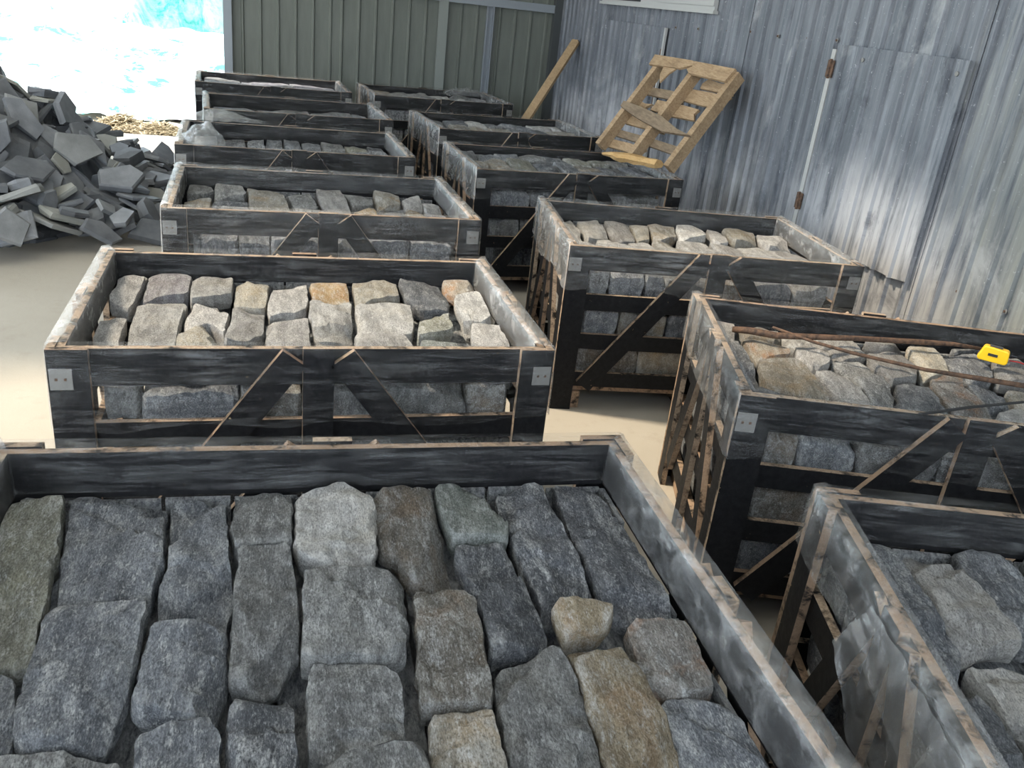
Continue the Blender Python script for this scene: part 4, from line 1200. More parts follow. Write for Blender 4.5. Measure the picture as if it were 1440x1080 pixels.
# how the slabs came to rest: number, place, orientation
HEAP = [
    (1, (-2.445, 5.208, 0.216), (0.193, -0.108, -0.153, 0.963)),
    (5, (-1.432, 5.379, 0.401), (0.076, -0.924, -0.017, -0.375)),
    (8, (-1.301, 6.079, 0.502), (0.664, -0.312, -0.529, 0.427)),
    (16, (-1.521, 6.198, 0.703), (0.896, -0.334, 0.264, -0.126)),
    (20, (-1.505, 5.56, 0.568), (0.277, -0.948, -0.15, 0.042)),
    (21, (-0.858, 5.85, 0.098), (0.454, 0.418, 0.088, 0.782)),
    (22, (-2.675, 5.19, 0.182), (0.782, 0.447, -0.018, -0.434)),
    (23, (-1.757, 5.321, 0.41), (0.892, 0.312, -0.037, 0.325)),
    (28, (-1.082, 6.767, 0.253), (0.974, -0.117, -0.13, -0.142)),
    (29, (-1.774, 5.208, 0.383), (0.854, 0.437, 0.262, -0.102)),
    (31, (-2.274, 5.809, 0.818), (0.179, -0.955, -0.229, -0.056)),
    (33, (-0.998, 5.376, 0.066), (0.427, 0.778, -0.349, 0.302)),
    (38, (-2.944, 6.034, 0.234), (0.8, -0.365, -0.269, 0.393)),
    (41, (-1.496, 5.955, 0.667), (0.449, 0.396, -0.15, 0.787)),
    (44, (-1.566, 5.077, 0.269), (0.704, 0.567, -0.041, 0.425)),
    (48, (-1.736, 5.885, 0.843), (0.632, -0.159, -0.357, 0.669)),
    (50, (-2.278, 5.918, 0.76), (0.478, 0.519, -0.601, -0.374)),
    (54, (-2.685, 5.136, 0.179), (0.262, -0.12, -0.397, 0.871)),
    (58, (-2.097, 5.603, 0.709), (0.626, 0.124, -0.32, 0.701)),
    (60, (-1.628, 6.085, 0.778), (0.257, 0.226, 0.8, -0.493)),
    (61, (-1.646, 6.004, 0.753), (0.749, -0.627, 0.184, 0.11)),
    (67, (-2.523, 5.679, 0.595), (0.725, -0.084, -0.391, 0.561)),
    (68, (-2.442, 5.488, 0.461), (0.898, 0.397, -0.166, -0.099)),
    (72, (-2.254, 4.999, 0.166), (0.823, 0.412, 0.056, -0.387)),
    (75, (-1.084, 5.537, 0.23), (0.481, 0.389, 0.122, 0.776)),
    (77, (-1.691, 5.176, 0.36), (0.942, 0.268, 0.196, 0.049)),
    (79, (-2.246, 5.231, 0.266), (0.449, 0.781, -0.414, 0.13)),
    (80, (-1.53, 5.197, 0.338), (0.832, 0.406, 0.067, 0.371)),
    (81, (-1.313, 6.148, 0.619), (0.927, -0.007, 0.336, -0.163)),
    (90, (-1.122, 5.042, 0.163), (0.074, 0.971, 0.117, -0.193)),
    (93, (-2.017, 5.331, 0.487), (0.75, -0.086, -0.62, 0.214)),
    (99, (-3.094, 5.775, 0.065), (0.06, -0.316, 0.899, -0.298)),
    (101, (-1.795, 5.683, 0.723), (0.622, 0.403, 0.168, 0.65)),
    (103, (-0.599, 6.071, 0.013), (0.009, -0.992, 0.101, 0.075)),
    (105, (-1.266, 5.3, 0.385), (0.889, 0.238, 0.157, 0.359)),
    (106, (-2.365, 5.496, 0.503), (0.23, -0.062, -0.952, 0.193)),
    (108, (-2.518, 5.451, 0.427), (0.574, 0.086, -0.504, 0.639)),
    (109, (-2.209, 5.54, 0.615), (0.691, 0.395, 0.329, -0.509)),
    (112, (-1.612, 5.351, 0.443), (0.576, 0.281, 0.185, 0.745)),
    (113, (-2.551, 5.686, 0.627), (0.345, -0.265, -0.292, 0.852)),
    (114, (-2.052, 5.512, 0.566), (0.232, 0.842, -0.043, 0.485)),
    (117, (-3.08, 6.119, 0.097), (0.711, -0.383, 0.272, -0.523)),
    (119, (-2.671, 5.961, 0.449), (0.263, -0.34, -0.901, 0.059)),
    (120, (-3.092, 5.853, 0.06), (0.044, -0.516, 0.82, -0.244)),
    (121, (-2.002, 5.171, 0.295), (0.828, 0.551, 0.031, -0.098)),
    (126, (-0.767, 6.331, 0.04), (0.512, 0.733, -0.446, -0.036)),
    (127, (-1.348, 6.031, 0.492), (0.807, -0.059, 0.338, -0.482)),
    (130, (-2.036, 5.222, 0.304), (0.844, 0.527, 0.025, -0.101)),
    (134, (-2.458, 5.542, 0.499), (0.947, -0.256, 0.088, -0.171)),
    (139, (-2.115, 5.118, 0.241), (0.408, 0.849, -0.288, -0.175)),
    (149, (-0.901, 5.247, 0.129), (0.064, -0.136, 0.976, 0.159)),
    (153, (-1.769, 5.019, 0.215), (0.239, 0.918, 0.315, 0.024)),
    (155, (-2.746, 6.229, 0.429), (0.069, -0.028, 0.521, -0.85)),
    (161, (-1.215, 5.552, 0.339), (0.34, 0.493, -0.474, 0.645)),
    (162, (-2.133, 5.443, 0.555), (0.623, -0.021, -0.128, -0.772)),
    (163, (-1.829, 5.405, 0.521), (0.317, -0.373, 0.406, -0.772)),
    (168, (-1.69, 5.696, 0.74), (0.174, 0.423, 0.852, -0.256)),
    (173, (-1.359, 5.281, 0.336), (0.691, -0.006, 0.418, -0.59)),
    (178, (-2.728, 5.004, 0.152), (0.062, -0.649, -0.63, 0.421)),
    (180, (-1.875, 5.121, 0.4), (0.049, -0.236, -0.584, 0.775)),
    (181, (-1.683, 5.151, 0.376), (0.87, 0.167, 0.313, -0.343)),
    (185, (-0.679, 6.179, 0.051), (0.343, -0.073, -0.078, -0.933)),
    (186, (-2.072, 5.745, 0.782), (0.229, 0.691, 0.668, -0.154)),
    (187, (-0.545, 5.937, 0.014), (0.024, 0.138, 0.029, 0.99)),
    (191, (-1.801, 5.529, 0.72), (0.163, -0.005, -0.008, -0.987)),
    (193, (-1.377, 6.392, 0.579), (0.899, -0.259, 0.217, 0.278)),
    (197, (-2.56, 5.057, 0.13), (0.347, 0.595, -0.452, 0.567)),
    (198, (-1.034, 6.915, 0.235), (0.041, -0.278, 0.223, 0.933)),
    (203, (-0.868, 5.952, 0.221), (0.429, -0.358, -0.829, -0.015)),
    (209, (-0.592, 6.276, 0.083), (0.206, -0.043, 0.214, 0.954)),
    (210, (-1.353, 5.08, 0.209), (0.161, 0.004, 0.245, -0.956)),
    (215, (-0.993, 6.016, 0.296), (0.809, 0.337, 0.416, 0.243)),
    (216, (-2.046, 5.445, 0.514), (0.012, 0.584, 0.024, -0.811)),
    (217, (-2.177, 6.091, 0.87), (0.523, 0.512, -0.282, -0.62)),
    (219, (-1.727, 5.536, 0.579), (0.432, -0.564, 0.689, 0.143)),
    (224, (-3.166, 6.161, 0.082), (0.701, -0.575, 0.157, -0.391)),
    (226, (-1.833, 4.914, 0.273), (0.612, 0.234, -0.249, 0.714)),
    (229, (-2.596, 5.322, 0.368), (0.648, 0.385, 0.231, -0.615)),
    (231, (-1.863, 5.514, 0.611), (0.159, -0.304, 0.406, -0.847)),
    (232, (-1.374, 6.465, 0.617), (0.228, 0.016, 0.312, 0.922)),
    (233, (-2.096, 5.338, 0.449), (0.672, -0.03, -0.49, 0.555)),
    (234, (-1.716, 5.072, 0.31), (0.064, 0.886, -0.459, 0.027)),
    (235, (-0.95, 6.823, 0.143), (0.171, 0.325, 0.93, 0.004)),
    (236, (-1.064, 5.739, 0.236), (0.906, -0.051, 0.388, 0.159)),
    (245, (-2.218, 5.263, 0.397), (0.022, -0.079, -0.979, -0.185)),
    (252, (-1.751, 6.049, 0.912), (0.857, -0.284, 0.004, 0.429)),
    (255, (-2.286, 5.148, 0.269), (0, -0.005, 1, 0.004)),
    (258, (-2.138, 5.299, 0.496), (0.044, -0.916, -0.314, -0.247)),
    (260, (-2.438, 5.105, 0.223), (0.299, -0.838, 0.45, -0.071)),
    (262, (-2.242, 6.089, 0.811), (0.311, -0.488, -0.328, 0.747)),
    (268, (-0.816, 5.279, 0.084), (0.11, -0.958, 0.105, -0.242)),
    (269, (-0.789, 6.745, 0.145), (0.795, -0.284, 0.123, -0.522)),
    (272, (-1.059, 6.56, 0.33), (0.546, 0.085, 0.235, -0.8)),
    (275, (-2.489, 5.788, 0.71), (0.876, 0.056, -0.007, 0.478)),
    (280, (-0.684, 5.415, 0.153), (0.007, 0.837, -0.33, -0.437)),
    (283, (-1.672, 5.597, 0.662), (0.846, -0.048, 0.165, -0.504)),
    (285, (-0.57, 6.188, 0.082), (0.174, 0.727, -0.66, 0.067)),
    (292, (-2.094, 5.584, 0.754), (0.93, 0.333, -0.102, -0.115)),
    (293, (-2.31, 5.692, 0.751), (0.515, -0.784, -0.341, -0.061)),
    (294, (-2.258, 5.64, 0.63), (0.337, 0.616, 0.482, -0.524)),
    (303, (-1.297, 5.946, 0.517), (0.484, -0.032, 0.139, 0.863)),
    (305, (-1.667, 5.301, 0.502), (0.271, 0.362, 0.031, -0.892)),
    (310, (-2.398, 5.818, 0.746), (0.193, 0.065, -0.071, 0.976)),
    (314, (-1.359, 6.414, 0.61), (0.653, -0.296, -0.138, -0.684)),
    (318, (-1.655, 5.547, 0.504), (0.398, -0.535, -0.709, -0.229)),
    (320, (-1.405, 5.156, 0.235), (0.165, 0.38, -0.325, 0.85)),
    (323, (-1.213, 5.27, 0.278), (0.694, -0.069, 0.391, -0.601)),
    (324, (-0.648, 6.628, 0.035), (0.333, -0.931, -0.095, 0.115)),
    (325, (-2.424, 4.778, 0.178), (0.971, 0.162, -0.048, 0.169)),
    (327, (-1.275, 4.942, 0.153), (0.853, 0.437, -0.109, -0.264)),
    (328, (-2.351, 5.174, 0.35), (0.241, 0.179, -0.198, 0.933)),
    (329, (-0.807, 6.241, 0.182), (0.137, -0.866, 0.481, 0.013)),
    (331, (-1.775, 5.477, 0.684), (0.125, 0.401, 0.896, -0.145)),
    (335, (-2.786, 5.629, 0.34), (0.421, -0.209, -0.413, 0.78)),
    (341, (-1.266, 5.145, 0.339), (0.841, -0.199, -0.127, 0.486)),
    (342, (-2.153, 5.099, 0.339), (0.672, 0.427, -0.305, -0.523)),
    (343, (-2.283, 5.431, 0.523), (0.101, -0.777, -0.517, 0.344)),
    (344, (-0.917, 6.963, 0.139), (0.06, 0.072, 0.055, 0.994)),
    (353, (-1.81, 5.196, 0.467), (0.223, 0.967, 0.096, 0.074)),
    (355, (-0.785, 7.202, 0.062), (0.147, -0.003, -0.044, 0.988)),
    (356, (-1.274, 6.046, 0.653), (0.595, -0.088, -0.001, -0.799)),
    (359, (-1.345, 4.97, 0.218), (0.198, -0.272, 0.941, 0.023)),
    (362, (-1.138, 5.95, 0.483), (0.273, -0.83, -0.388, 0.293)),
    (364, (-2.218, 5.22, 0.421), (0.644, 0.175, -0.07, 0.741)),
    (368, (-0.785, 5.453, 0.118), (0.025, -0.781, -0.576, 0.238)),
    (370, (-0.857, 5.654, 0.281), (0.373, 0.027, 0.254, -0.892)),
    (371, (-2.469, 5.58, 0.58), (0.57, 0.342, 0.607, -0.435)),
    (375, (-2.327, 5.107, 0.363), (0.595, 0.285, -0.097, 0.745)),
    (376, (-2.485, 4.762, 0.212), (0.35, 0.045, -0.163, 0.921)),
    (377, (-1.998, 4.781, 0.235), (0.043, 0.997, -0.058, -0.013)),
    (378, (-0.915, 7.239, 0.115), (0.196, -0.028, 0.032, 0.98)),
    (381, (-2.277, 5.592, 0.732), (0.955, 0.257, 0.145, 0.043)),
    (383, (-2.089, 5.092, 0.361), (0.029, -0.813, -0.285, -0.508)),
    (384, (-1.121, 5.849, 0.394), (0.224, -0.823, 0.498, 0.156)),
    (385, (-1.711, 5.062, 0.386), (0.368, -0.125, 0.322, -0.863)),
    (387, (-0.92, 5.589, 0.185), (0.345, -0.198, 0.037, -0.917)),
    (388, (-2.021, 5.123, 0.299), (0.512, 0.312, -0.508, 0.618)),
    (394, (-2.981, 5.841, 0.222), (0.646, 0.385, 0.09, -0.653)),
    (397, (-0.804, 6.541, 0.159), (0.049, 0.03, 0.153, 0.987)),
    (402, (-2.945, 5.264, 0.129), (0.786, -0.449, 0.051, 0.422)),
    (405, (-0.555, 6.317, 0.016), (0.071, -0.325, -0.93, -0.158)),
    (407, (-2.863, 5.575, 0.222), (0.135, 0.53, 0.719, 0.43)),
    (408, (-3.347, 6.174, 0.013), (0.837, -0.086, -0.129, 0.525)),
    (410, (-2.281, 5.932, 0.849), (0.595, -0.087, 0.183, 0.778)),
    (412, (-0.888, 5.722, 0.202), (0.826, 0.125, 0.219, 0.504)),
    (414, (-0.807, 6.913, 0.124), (0.671, -0.063, 0.686, 0.275)),
    (417, (-1.974, 5.006, 0.313), (0.206, -0.13, 0.903, -0.354)),
    (420, (-0.785, 5.608, 0.156), (0.797, -0.133, 0.148, -0.57)),
    (427, (-1.667, 4.973, 0.35), (0.439, -0.299, -0.838, -0.123)),
    (430, (-0.849, 5.567, 0.11), (0.083, 0.379, -0.915, 0.108)),
    (431, (-0.719, 6.769, 0.136), (0.695, -0.261, 0.021, -0.669)),
    (433, (-0.746, 5.59, 0.196), (0.063, -0.074, -0.045, -0.994)),
    (437, (-0.89, 6.36, 0.251), (0.879, 0.1, 0.067, -0.461)),
    (438, (-1.779, 5.233, 0.507), (0.399, 0.004, -0.264, -0.878)),
    (439, (-1.456, 4.872, 0.183), (0.272, 0.691, -0.669, 0.008)),
    (440, (-1.972, 5.486, 0.609), (0.298, 0.007, 0.365, -0.882)),
    (441, (-1.703, 4.822, 0.214), (0.437, -0.821, -0.166, 0.329)),
    (442, (-2.527, 5.584, 0.484), (0.333, 0.775, 0.265, 0.468)),
    (446, (-2.678, 5.278, 0.364), (0.475, 0.328, 0.275, -0.769)),
    (449, (-0.567, 6.442, 0.023), (0.169, -0.965, -0.146, 0.134)),
    (451, (-1.621, 5.471, 0.55), (0.387, -0.896, 0.107, -0.188)),
    (454, (-0.874, 6.185, 0.208), (0.02, 0.789, -0.614, -0.012)),
    (455, (-0.937, 7.19, 0.169), (0.489, 0.035, 0.006, -0.872)),
    (456, (-1.571, 5.693, 0.689), (0.534, -0.626, 0.557, 0.113)),
    (457, (-1.509, 5.319, 0.394), (0.847, -0.09, 0.514, 0.105)),
    (471, (-1.151, 5.177, 0.236), (0.643, -0.101, 0.627, -0.429)),
    (472, (-1.851, 5.75, 0.833), (0.275, -0.224, -0.434, -0.828)),
    (474, (-3.166, 5.476, 0.089), (0.993, 0.085, -0.056, -0.06)),
    (475, (-2.576, 5.94, 0.604), (0.007, -0.575, 0.774, 0.264)),
    (477, (-1.424, 4.84, 0.253), (0.276, 0.955, 0.015, -0.109)),
    (479, (-2.879, 6.612, 0.32), (0.18, 0.241, 0.952, -0.045)),
    (482, (-1.398, 5.979, 0.57), (0.717, -0.041, 0.642, -0.269)),
    (483, (-1.027, 7.132, 0.232), (0.699, 0.069, -0.041, -0.711)),
    (484, (-2.319, 5.544, 0.562), (0.652, 0.323, -0.507, 0.462)),
    (489, (-0.571, 5.612, 0.099), (0.254, 0.072, -0.891, -0.368)),
    (491, (-2.655, 6.027, 0.408), (0.143, -0.916, -0.272, 0.258)),
    (494, (-2.11, 5.056, 0.42), (0.269, -0.155, 0.947, 0.088)),
    (497, (-2.732, 5.166, 0.233), (0.198, -0.124, -0.394, 0.889)),
    (499, (-1.246, 5.187, 0.194), (0.684, -0.026, 0.158, -0.712)),
    (508, (-1.214, 5.785, 0.458), (0.132, 0.303, -0.192, 0.924)),
    (512, (-1.565, 4.954, 0.269), (0.121, -0.951, 0.227, -0.171)),
    (513, (-2.396, 5.665, 0.645), (0.781, 0.086, -0.351, 0.509)),
    (519, (-1.088, 5.25, 0.208), (0.167, 0.292, 0.942, 0.006)),
    (520, (-1.028, 5.421, 0.13), (0.177, -0.48, 0.538, 0.67)),
    (521, (-1.071, 5.345, 0.179), (0.232, 0.013, 0.887, 0.399)),
    (522, (-2.651, 6.032, 0.614), (0.65, -0.279, -0.19, 0.681)),
    (531, (-1.311, 6.044, 0.699), (0.018, 0.829, 0.553, -0.087)),
    (538, (-2.082, 4.952, 0.259), (0.248, -0.244, -0.934, 0.084)),
    (545, (-1.277, 5.072, 0.296), (0.949, -0.141, -0.169, 0.227)),
    (547, (-0.723, 6.281, 0.16), (0.053, -0.077, 0.985, 0.146)),
    (551, (-1.187, 6.002, 0.61), (0.529, 0.496, 0.269, 0.634)),
    (559, (-0.63, 7.122, 0.028), (0.358, -0.724, 0.219, -0.546)),
    (563, (-1.083, 5.71, 0.44), (0.163, 0.288, -0.833, -0.444)),
    (566, (-1.059, 6.405, 0.306), (0.427, 0.549, -0.718, 0.024)),
    (567, (-1.46, 5.402, 0.501), (0.525, 0.637, -0.276, 0.493)),
    (569, (-1.065, 5.102, 0.189), (0.168, 0.252, -0.953, 0.009)),
    (571, (-0.885, 5.056, 0.124), (0.084, -0.311, 0.276, -0.905)),
    (572, (-2.521, 5.093, 0.259), (0.11, 0.863, -0.422, 0.253)),
    (575, (-2.439, 5.017, 0.226), (0.425, -0.81, 0.373, -0.155)),
    (576, (-0.629, 7.008, 0.056), (0.31, -0.836, -0.431, 0.135)),
    (578, (-1.416, 4.887, 0.258), (0.498, -0.252, -0.198, -0.806)),
    (580, (-1.269, 4.798, 0.182), (0.25, -0.184, 0.59, -0.746)),
    (582, (-0.552, 6.566, 0.061), (0.948, -0.154, 0.23, -0.155)),
    (583, (-2.261, 5.918, 0.896), (0.019, -0.07, -0.988, 0.137)),
    (592, (-1.196, 6.483, 0.404), (0.339, 0.501, -0.788, 0.117)),
    (596, (-1.735, 5.374, 0.507), (0.189, 0.605, 0.766, 0.11)),
    (601, (-2.396, 5.541, 0.593), (0.868, 0.017, -0.492, 0.07)),
    (602, (-1.785, 5.058, 0.249), (0.278, -0.119, 0.438, -0.846)),
    (604, (-1.557, 5.429, 0.603), (0.907, 0.297, -0.286, 0.085)),
    (606, (-1.345, 6.785, 0.422), (0.574, -0.03, -0.384, -0.723)),
    (610, (-1.085, 5.908, 0.469), (0.805, -0.063, 0.377, -0.454)),
    (614, (-1.163, 5.738, 0.336), (0.251, -0.116, 0.629, 0.727)),
    (616, (-1.653, 5.615, 0.614), (0.144, 0.106, -0.952, -0.247)),
    (618, (-1.313, 5.92, 0.574), (0.022, 0.881, 0.243, 0.406)),
    (621, (-0.723, 6.406, 0.057), (0.71, 0.674, -0.064, -0.196)),
    (624, (-0.95, 5.185, 0.14), (0.15, -0.592, 0.786, 0.098)),
    (625, (-2.611, 5.147, 0.321), (0.298, -0.663, -0.613, -0.31)),
    (630, (-2.737, 6.179, 0.57), (0.307, 0.536, -0.785, 0.049)),
    (631, (-0.8, 6.094, 0.18), (0.017, -0.01, 0.032, 0.999)),
    (633, (-0.672, 5.898, 0.114), (0.116, -0.293, 0.289, -0.904)),
    (637, (-1.131, 6.88, 0.335), (0.938, -0.065, 0.003, 0.342)),
    (640, (-0.778, 5.845, 0.172), (0.667, -0.128, -0.429, 0.595)),
    (642, (-2.168, 5.281, 0.565), (0.568, -0.725, -0.388, 0.038)),
    (644, (-1.188, 6.683, 0.385), (0.054, -0.038, 0.967, 0.245)),
    (650, (-2.692, 5.874, 0.429), (0.285, -0.407, -0.051, -0.867)),
    (653, (-1.462, 5.108, 0.356), (0.391, -0.139, 0.052, 0.908)),
    (654, (-2.617, 4.93, 0.19), (0.441, -0.317, -0.186, -0.819)),
    (659, (-2.952, 5.293, 0.142), (0.865, -0.455, -0.211, -0.022)),
    (660, (-1.607, 4.701, 0.24), (0.966, -0.028, -0.257, 0.014)),
    (663, (-0.789, 5.223, 0.159), (0.08, -0.55, 0.821, 0.13)),
    (665, (-2.934, 5.391, 0.125), (0.904, 0.154, -0.269, 0.295)),
    (666, (-0.618, 5.261, 0.063), (0.933, 0.351, 0.057, 0.047)),
    (667, (-1.206, 6.001, 0.485), (0.539, -0.748, -0.38, 0.083)),
    (671, (-2.195, 4.915, 0.287), (0.612, 0.449, 0.01, -0.65)),
    (673, (-1.006, 5.81, 0.214), (0.519, -0.269, 0.607, 0.537)),
    (676, (-1.803, 5.459, 0.596), (0.287, -0.314, 0.123, -0.897)),
    (677, (-0.892, 6.27, 0.294), (0.892, 0.105, -0.064, 0.436)),
    (678, (-0.611, 5.51, 0.131), (0.881, 0.447, 0.017, 0.156)),
    (681, (-0.965, 6.429, 0.312), (0.066, -0.671, -0.736, -0.059)),
    (682, (-1.209, 5.479, 0.321), (0.805, 0.395, 0.32, -0.305)),
    (684, (-2.792, 6.059, 0.381), (0.282, 0.29, -0.306, -0.862)),
    (686, (-1.616, 5.583, 0.689), (0.171, -0.424, -0.888, 0.057)),
    (687, (-0.853, 5.884, 0.277), (0.23, -0.932, -0.087, 0.265)),
    (689, (-2.505, 5.141, 0.295), (0.925, -0.231, -0.169, 0.252)),
    (694, (-2.127, 4.918, 0.188), (0.972, -0.213, 0.031, 0.092)),
    (695, (-1.153, 5.585, 0.365), (0.462, -0.116, -0.875, -0.086)),
    (696, (-1.432, 5.05, 0.326), (0.553, -0.051, -0.149, -0.818)),
    (698, (-0.997, 7.152, 0.199), (0.799, -0.027, -0.053, 0.598)),
    (700, (-3.002, 5.579, 0.124), (0.57, 0.532, -0.606, -0.158)),
    (703, (-1.51, 4.979, 0.249), (0.33, 0.316, -0.096, -0.884)),
    (704, (-0.553, 6.353, 0.099), (0.179, 0.912, 0.355, -0.102)),
    (707, (-1.015, 5.833, 0.426), (0.364, -0.184, -0.898, -0.164)),
    (708, (-2.163, 4.819, 0.186), (0.944, -0.298, 0.14, -0.034)),
    (712, (-1.351, 5.695, 0.592), (0.35, -0.84, 0.161, 0.382)),
    (717, (-0.905, 5.995, 0.231), (0.134, -0.885, 0.181, 0.408)),
    (720, (-1.182, 6.123, 0.552), (0.831, 0.36, 0.316, 0.284)),
    (721, (-0.58, 6.936, 0.044), (0.137, 0.004, -0.031, -0.99)),
    (722, (-2.096, 5.185, 0.471), (0.217, 0.115, 0.84, -0.483)),
    (723, (-0.897, 5.845, 0.244), (0.879, 0.292, 0.325, 0.193)),
    (724, (-1.559, 5.084, 0.381), (0.75, 0.063, 0.488, -0.443)),
    (725, (-1.259, 6.727, 0.429), (0.968, -0.181, -0.163, 0.065)),
    (726, (-2.75, 6.102, 0.521), (0.317, -0.653, -0.554, 0.409)),
    (727, (-2.564, 5.216, 0.341), (0.383, -0.876, -0.273, -0.11)),
    (731, (-1.118, 6.502, 0.365), (0.731, -0.325, 0.474, -0.368)),
    (733, (-3.072, 5.859, 0.161), (0.523, -0.089, -0.025, -0.847)),
    (735, (-1.861, 4.872, 0.279), (0.025, -0.055, -0.944, -0.324)),
    (741, (-2.158, 4.991, 0.247), (0.241, 0.836, -0.45, -0.202)),
    (743, (-1.374, 5.758, 0.626), (0.112, 0.394, -0.356, 0.84)),
    (744, (-0.836, 5.706, 0.235), (0.12, -0.043, -0.992, 0.008)),
    (748, (-1.571, 5.126, 0.373), (0.503, -0.124, 0.471, -0.714)),
    (749, (-1.009, 5.084, 0.214), (0.762, 0.018, 0.147, 0.631)),
    (756, (-0.9, 5.763, 0.293), (0.07, 0.138, -0.093, 0.984)),
    (757, (-1.242, 6.605, 0.385), (0.292, 0.121, -0.457, 0.831)),
    (758, (-3.115, 5.715, 0.14), (0.071, 0.96, 0.266, -0.054)),
    (759, (-1.702, 5.401, 0.59), (0.138, -0.213, 0.942, 0.219)),
    (764, (-1.454, 4.987, 0.232), (0.255, 0.74, -0.55, -0.291)),
    (765, (-1.807, 5.86, 0.931), (0.827, 0.475, -0.031, 0.298)),
    (766, (-1.142, 5.354, 0.242), (0.183, -0.928, 0.197, -0.258)),
    (768, (-3.197, 6.073, 0.07), (0.261, -0.088, 0.12, 0.954)),
    (769, (-1.853, 5.292, 0.553), (0.291, 0.45, -0.718, -0.445)),
    (773, (-1.732, 5.337, 0.605), (0.508, 0.201, 0.168, -0.821)),
    (776, (-2.856, 5.087, 0.181), (0.764, -0.149, -0.117, 0.617)),
    (780, (-0.651, 6.67, 0.105), (0.614, -0.109, 0.111, 0.774)),
    (782, (-2.171, 5.571, 0.78), (0.303, 0.008, -0.316, 0.899)),
    (783, (-1.443, 5.224, 0.367), (0.03, 0.638, 0.547, 0.541)),
    (784, (-0.805, 6.773, 0.206), (0.147, 0.109, 0.173, 0.968)),
    (787, (-0.76, 7.119, 0.148), (0.105, 0.729, -0.606, -0.299)),
    (791, (-2.202, 5.029, 0.4), (0.176, -0.934, 0.229, -0.212)),
    (793, (-2.488, 4.887, 0.214), (0.58, -0.276, 0.331, 0.691)),
    (795, (-0.875, 5.266, 0.199), (0.334, 0.457, -0.795, -0.217)),
    (796, (-1.9, 5.074, 0.43), (0.624, -0.744, 0.133, -0.197)),
    (799, (-2.298, 4.949, 0.266), (0.465, -0.633, -0.593, 0.176)),
]

from mathutils import Quaternion
for i, loc, quat in HEAP:
    rs = random.Random(5000 + i)
    a = rs.uniform(0.065, 0.165); b = a * rs.uniform(0.5, 0.85); t = rs.uniform(0.016, 0.046)
    if rs.random() < 0.12: t *= 1.6
    vs, fs = slab(900 + i, a, b, t)
    o = mesh_obj('slate_stone', vs, fs, SLAB)
    o.rotation_mode = 'QUATERNION'
    q = Quaternion(quat)
    o.rotation_quaternion = q
    o.location = loc
    tag(o, heap_words(loc[0], loc[1], loc[2], q, a, t, (len(vs) - 1) // 3), 'stone slab', 'slate slabs in the loose heap')
# small rubble filling the inside of the heap
vs = []; fs = []
n = 110
for j in range(n):
    for i in range(n):
        x = HEAP_C[0] - 1.45 + 2.9 * i / (n - 1); y = HEAP_C[1] - 1.6 + 3.2 * j / (n - 1)
        h = heap_h(x, y)
        vs.append((x, y, core_h(x, y)))
for j in range(n - 1):
    for i in range(n - 1):
        k = j * n + i
        if max(vs[k][2], vs[k + 1][2], vs[k + n][2], vs[k + n + 1][2]) > 0.0: fs.append((k, k + 1, k + n + 1, k + n))
o = mesh_obj('slate_rubble', vs, fs, SLAB)
tag(o, 'dark slate rubble and chips packed inside the loose heap', 'rubble', None, 'stuff')

# ------------------------------------------------------------------ broken pallet leaning on the wall
BRp = Vector((2.225, 4.66, 0.712)); BLp = Vector((2.035, 5.37, 0.712))
ev = (BLp - BRp).normalized()
TRp = Vector((2.60, 4.775, 1.235))
sv = (TRp - BRp); sv = (sv - ev * sv.dot(ev)).normalized()
nv_ = sv.cross(ev).normalized()
if nv_.x > 0: nv_ = -nv_                       # faces the camera
PM = Matrix(((ev.x, sv.x, nv_.x, BRp.x), (ev.y, sv.y, nv_.y, BRp.y), (ev.z, sv.z, nv_.z, BRp.z), (0, 0, 0, 1)))
pal = empty('wooden_pallet', BRp)
tag(pal, 'broken raw-wood pallet leaning on the zinc wall above a crate', 'pallet')
def pal_board(name, pts, n0, n1, mat):
    """plank with a broken outline in the pallet plane (e, s), thickness n0..n1"""
    k = len(pts)
    if area2(pts) < 0: pts = list(reversed(pts))
    v = [PM @ Vector((e_, s_, n0)) - BRp for e_, s_ in pts] + [PM @ Vector((e_, s_, n1)) - BRp for e_, s_ in pts]
    f = [tuple(reversed(range(k))), tuple(range(k, 2 * k))] + [(i, (i + 1) % k, k + (i + 1) % k, k + i) for i in range(k)]
    return mesh_obj(name, v, f, mat, pal)
PW, PH = 0.735, 0.665
for e0 in (0.0, PW / 2 - 0.02, PW - 0.04):
    pal_board('stringer', [(e0, 0), (e0 + 0.042, 0), (e0 + 0.042, PH), (e0, PH)], -0.035, 0.035, PALE_WOOD)
pal_board('top_board', [(0.03, PH - 0.085), (0.36, PH - 0.075), (0.40, PH - 0.05), (0.37, PH - 0.03), (0.39, PH + 0.01), (0.02, PH + 0.005)], 0.036, 0.054, PALE_WOOD)
pal_board('top_board', [(0.36, PH - 0.015), (0.47, PH - 0.055), (0.76, PH - 0.065), (0.77, PH + 0.01), (0.40, PH + 0.012)], 0.036, 0.054, PALE_WOOD)
pal_board('splinter', [(0.50, PH - 0.06), (0.62, PH - 0.06), (0.60, PH - 0.12), (0.55, PH - 0.17), (0.53, PH - 0.10)], 0.037, 0.047, PALE_WOOD)
rr = random.Random(3)
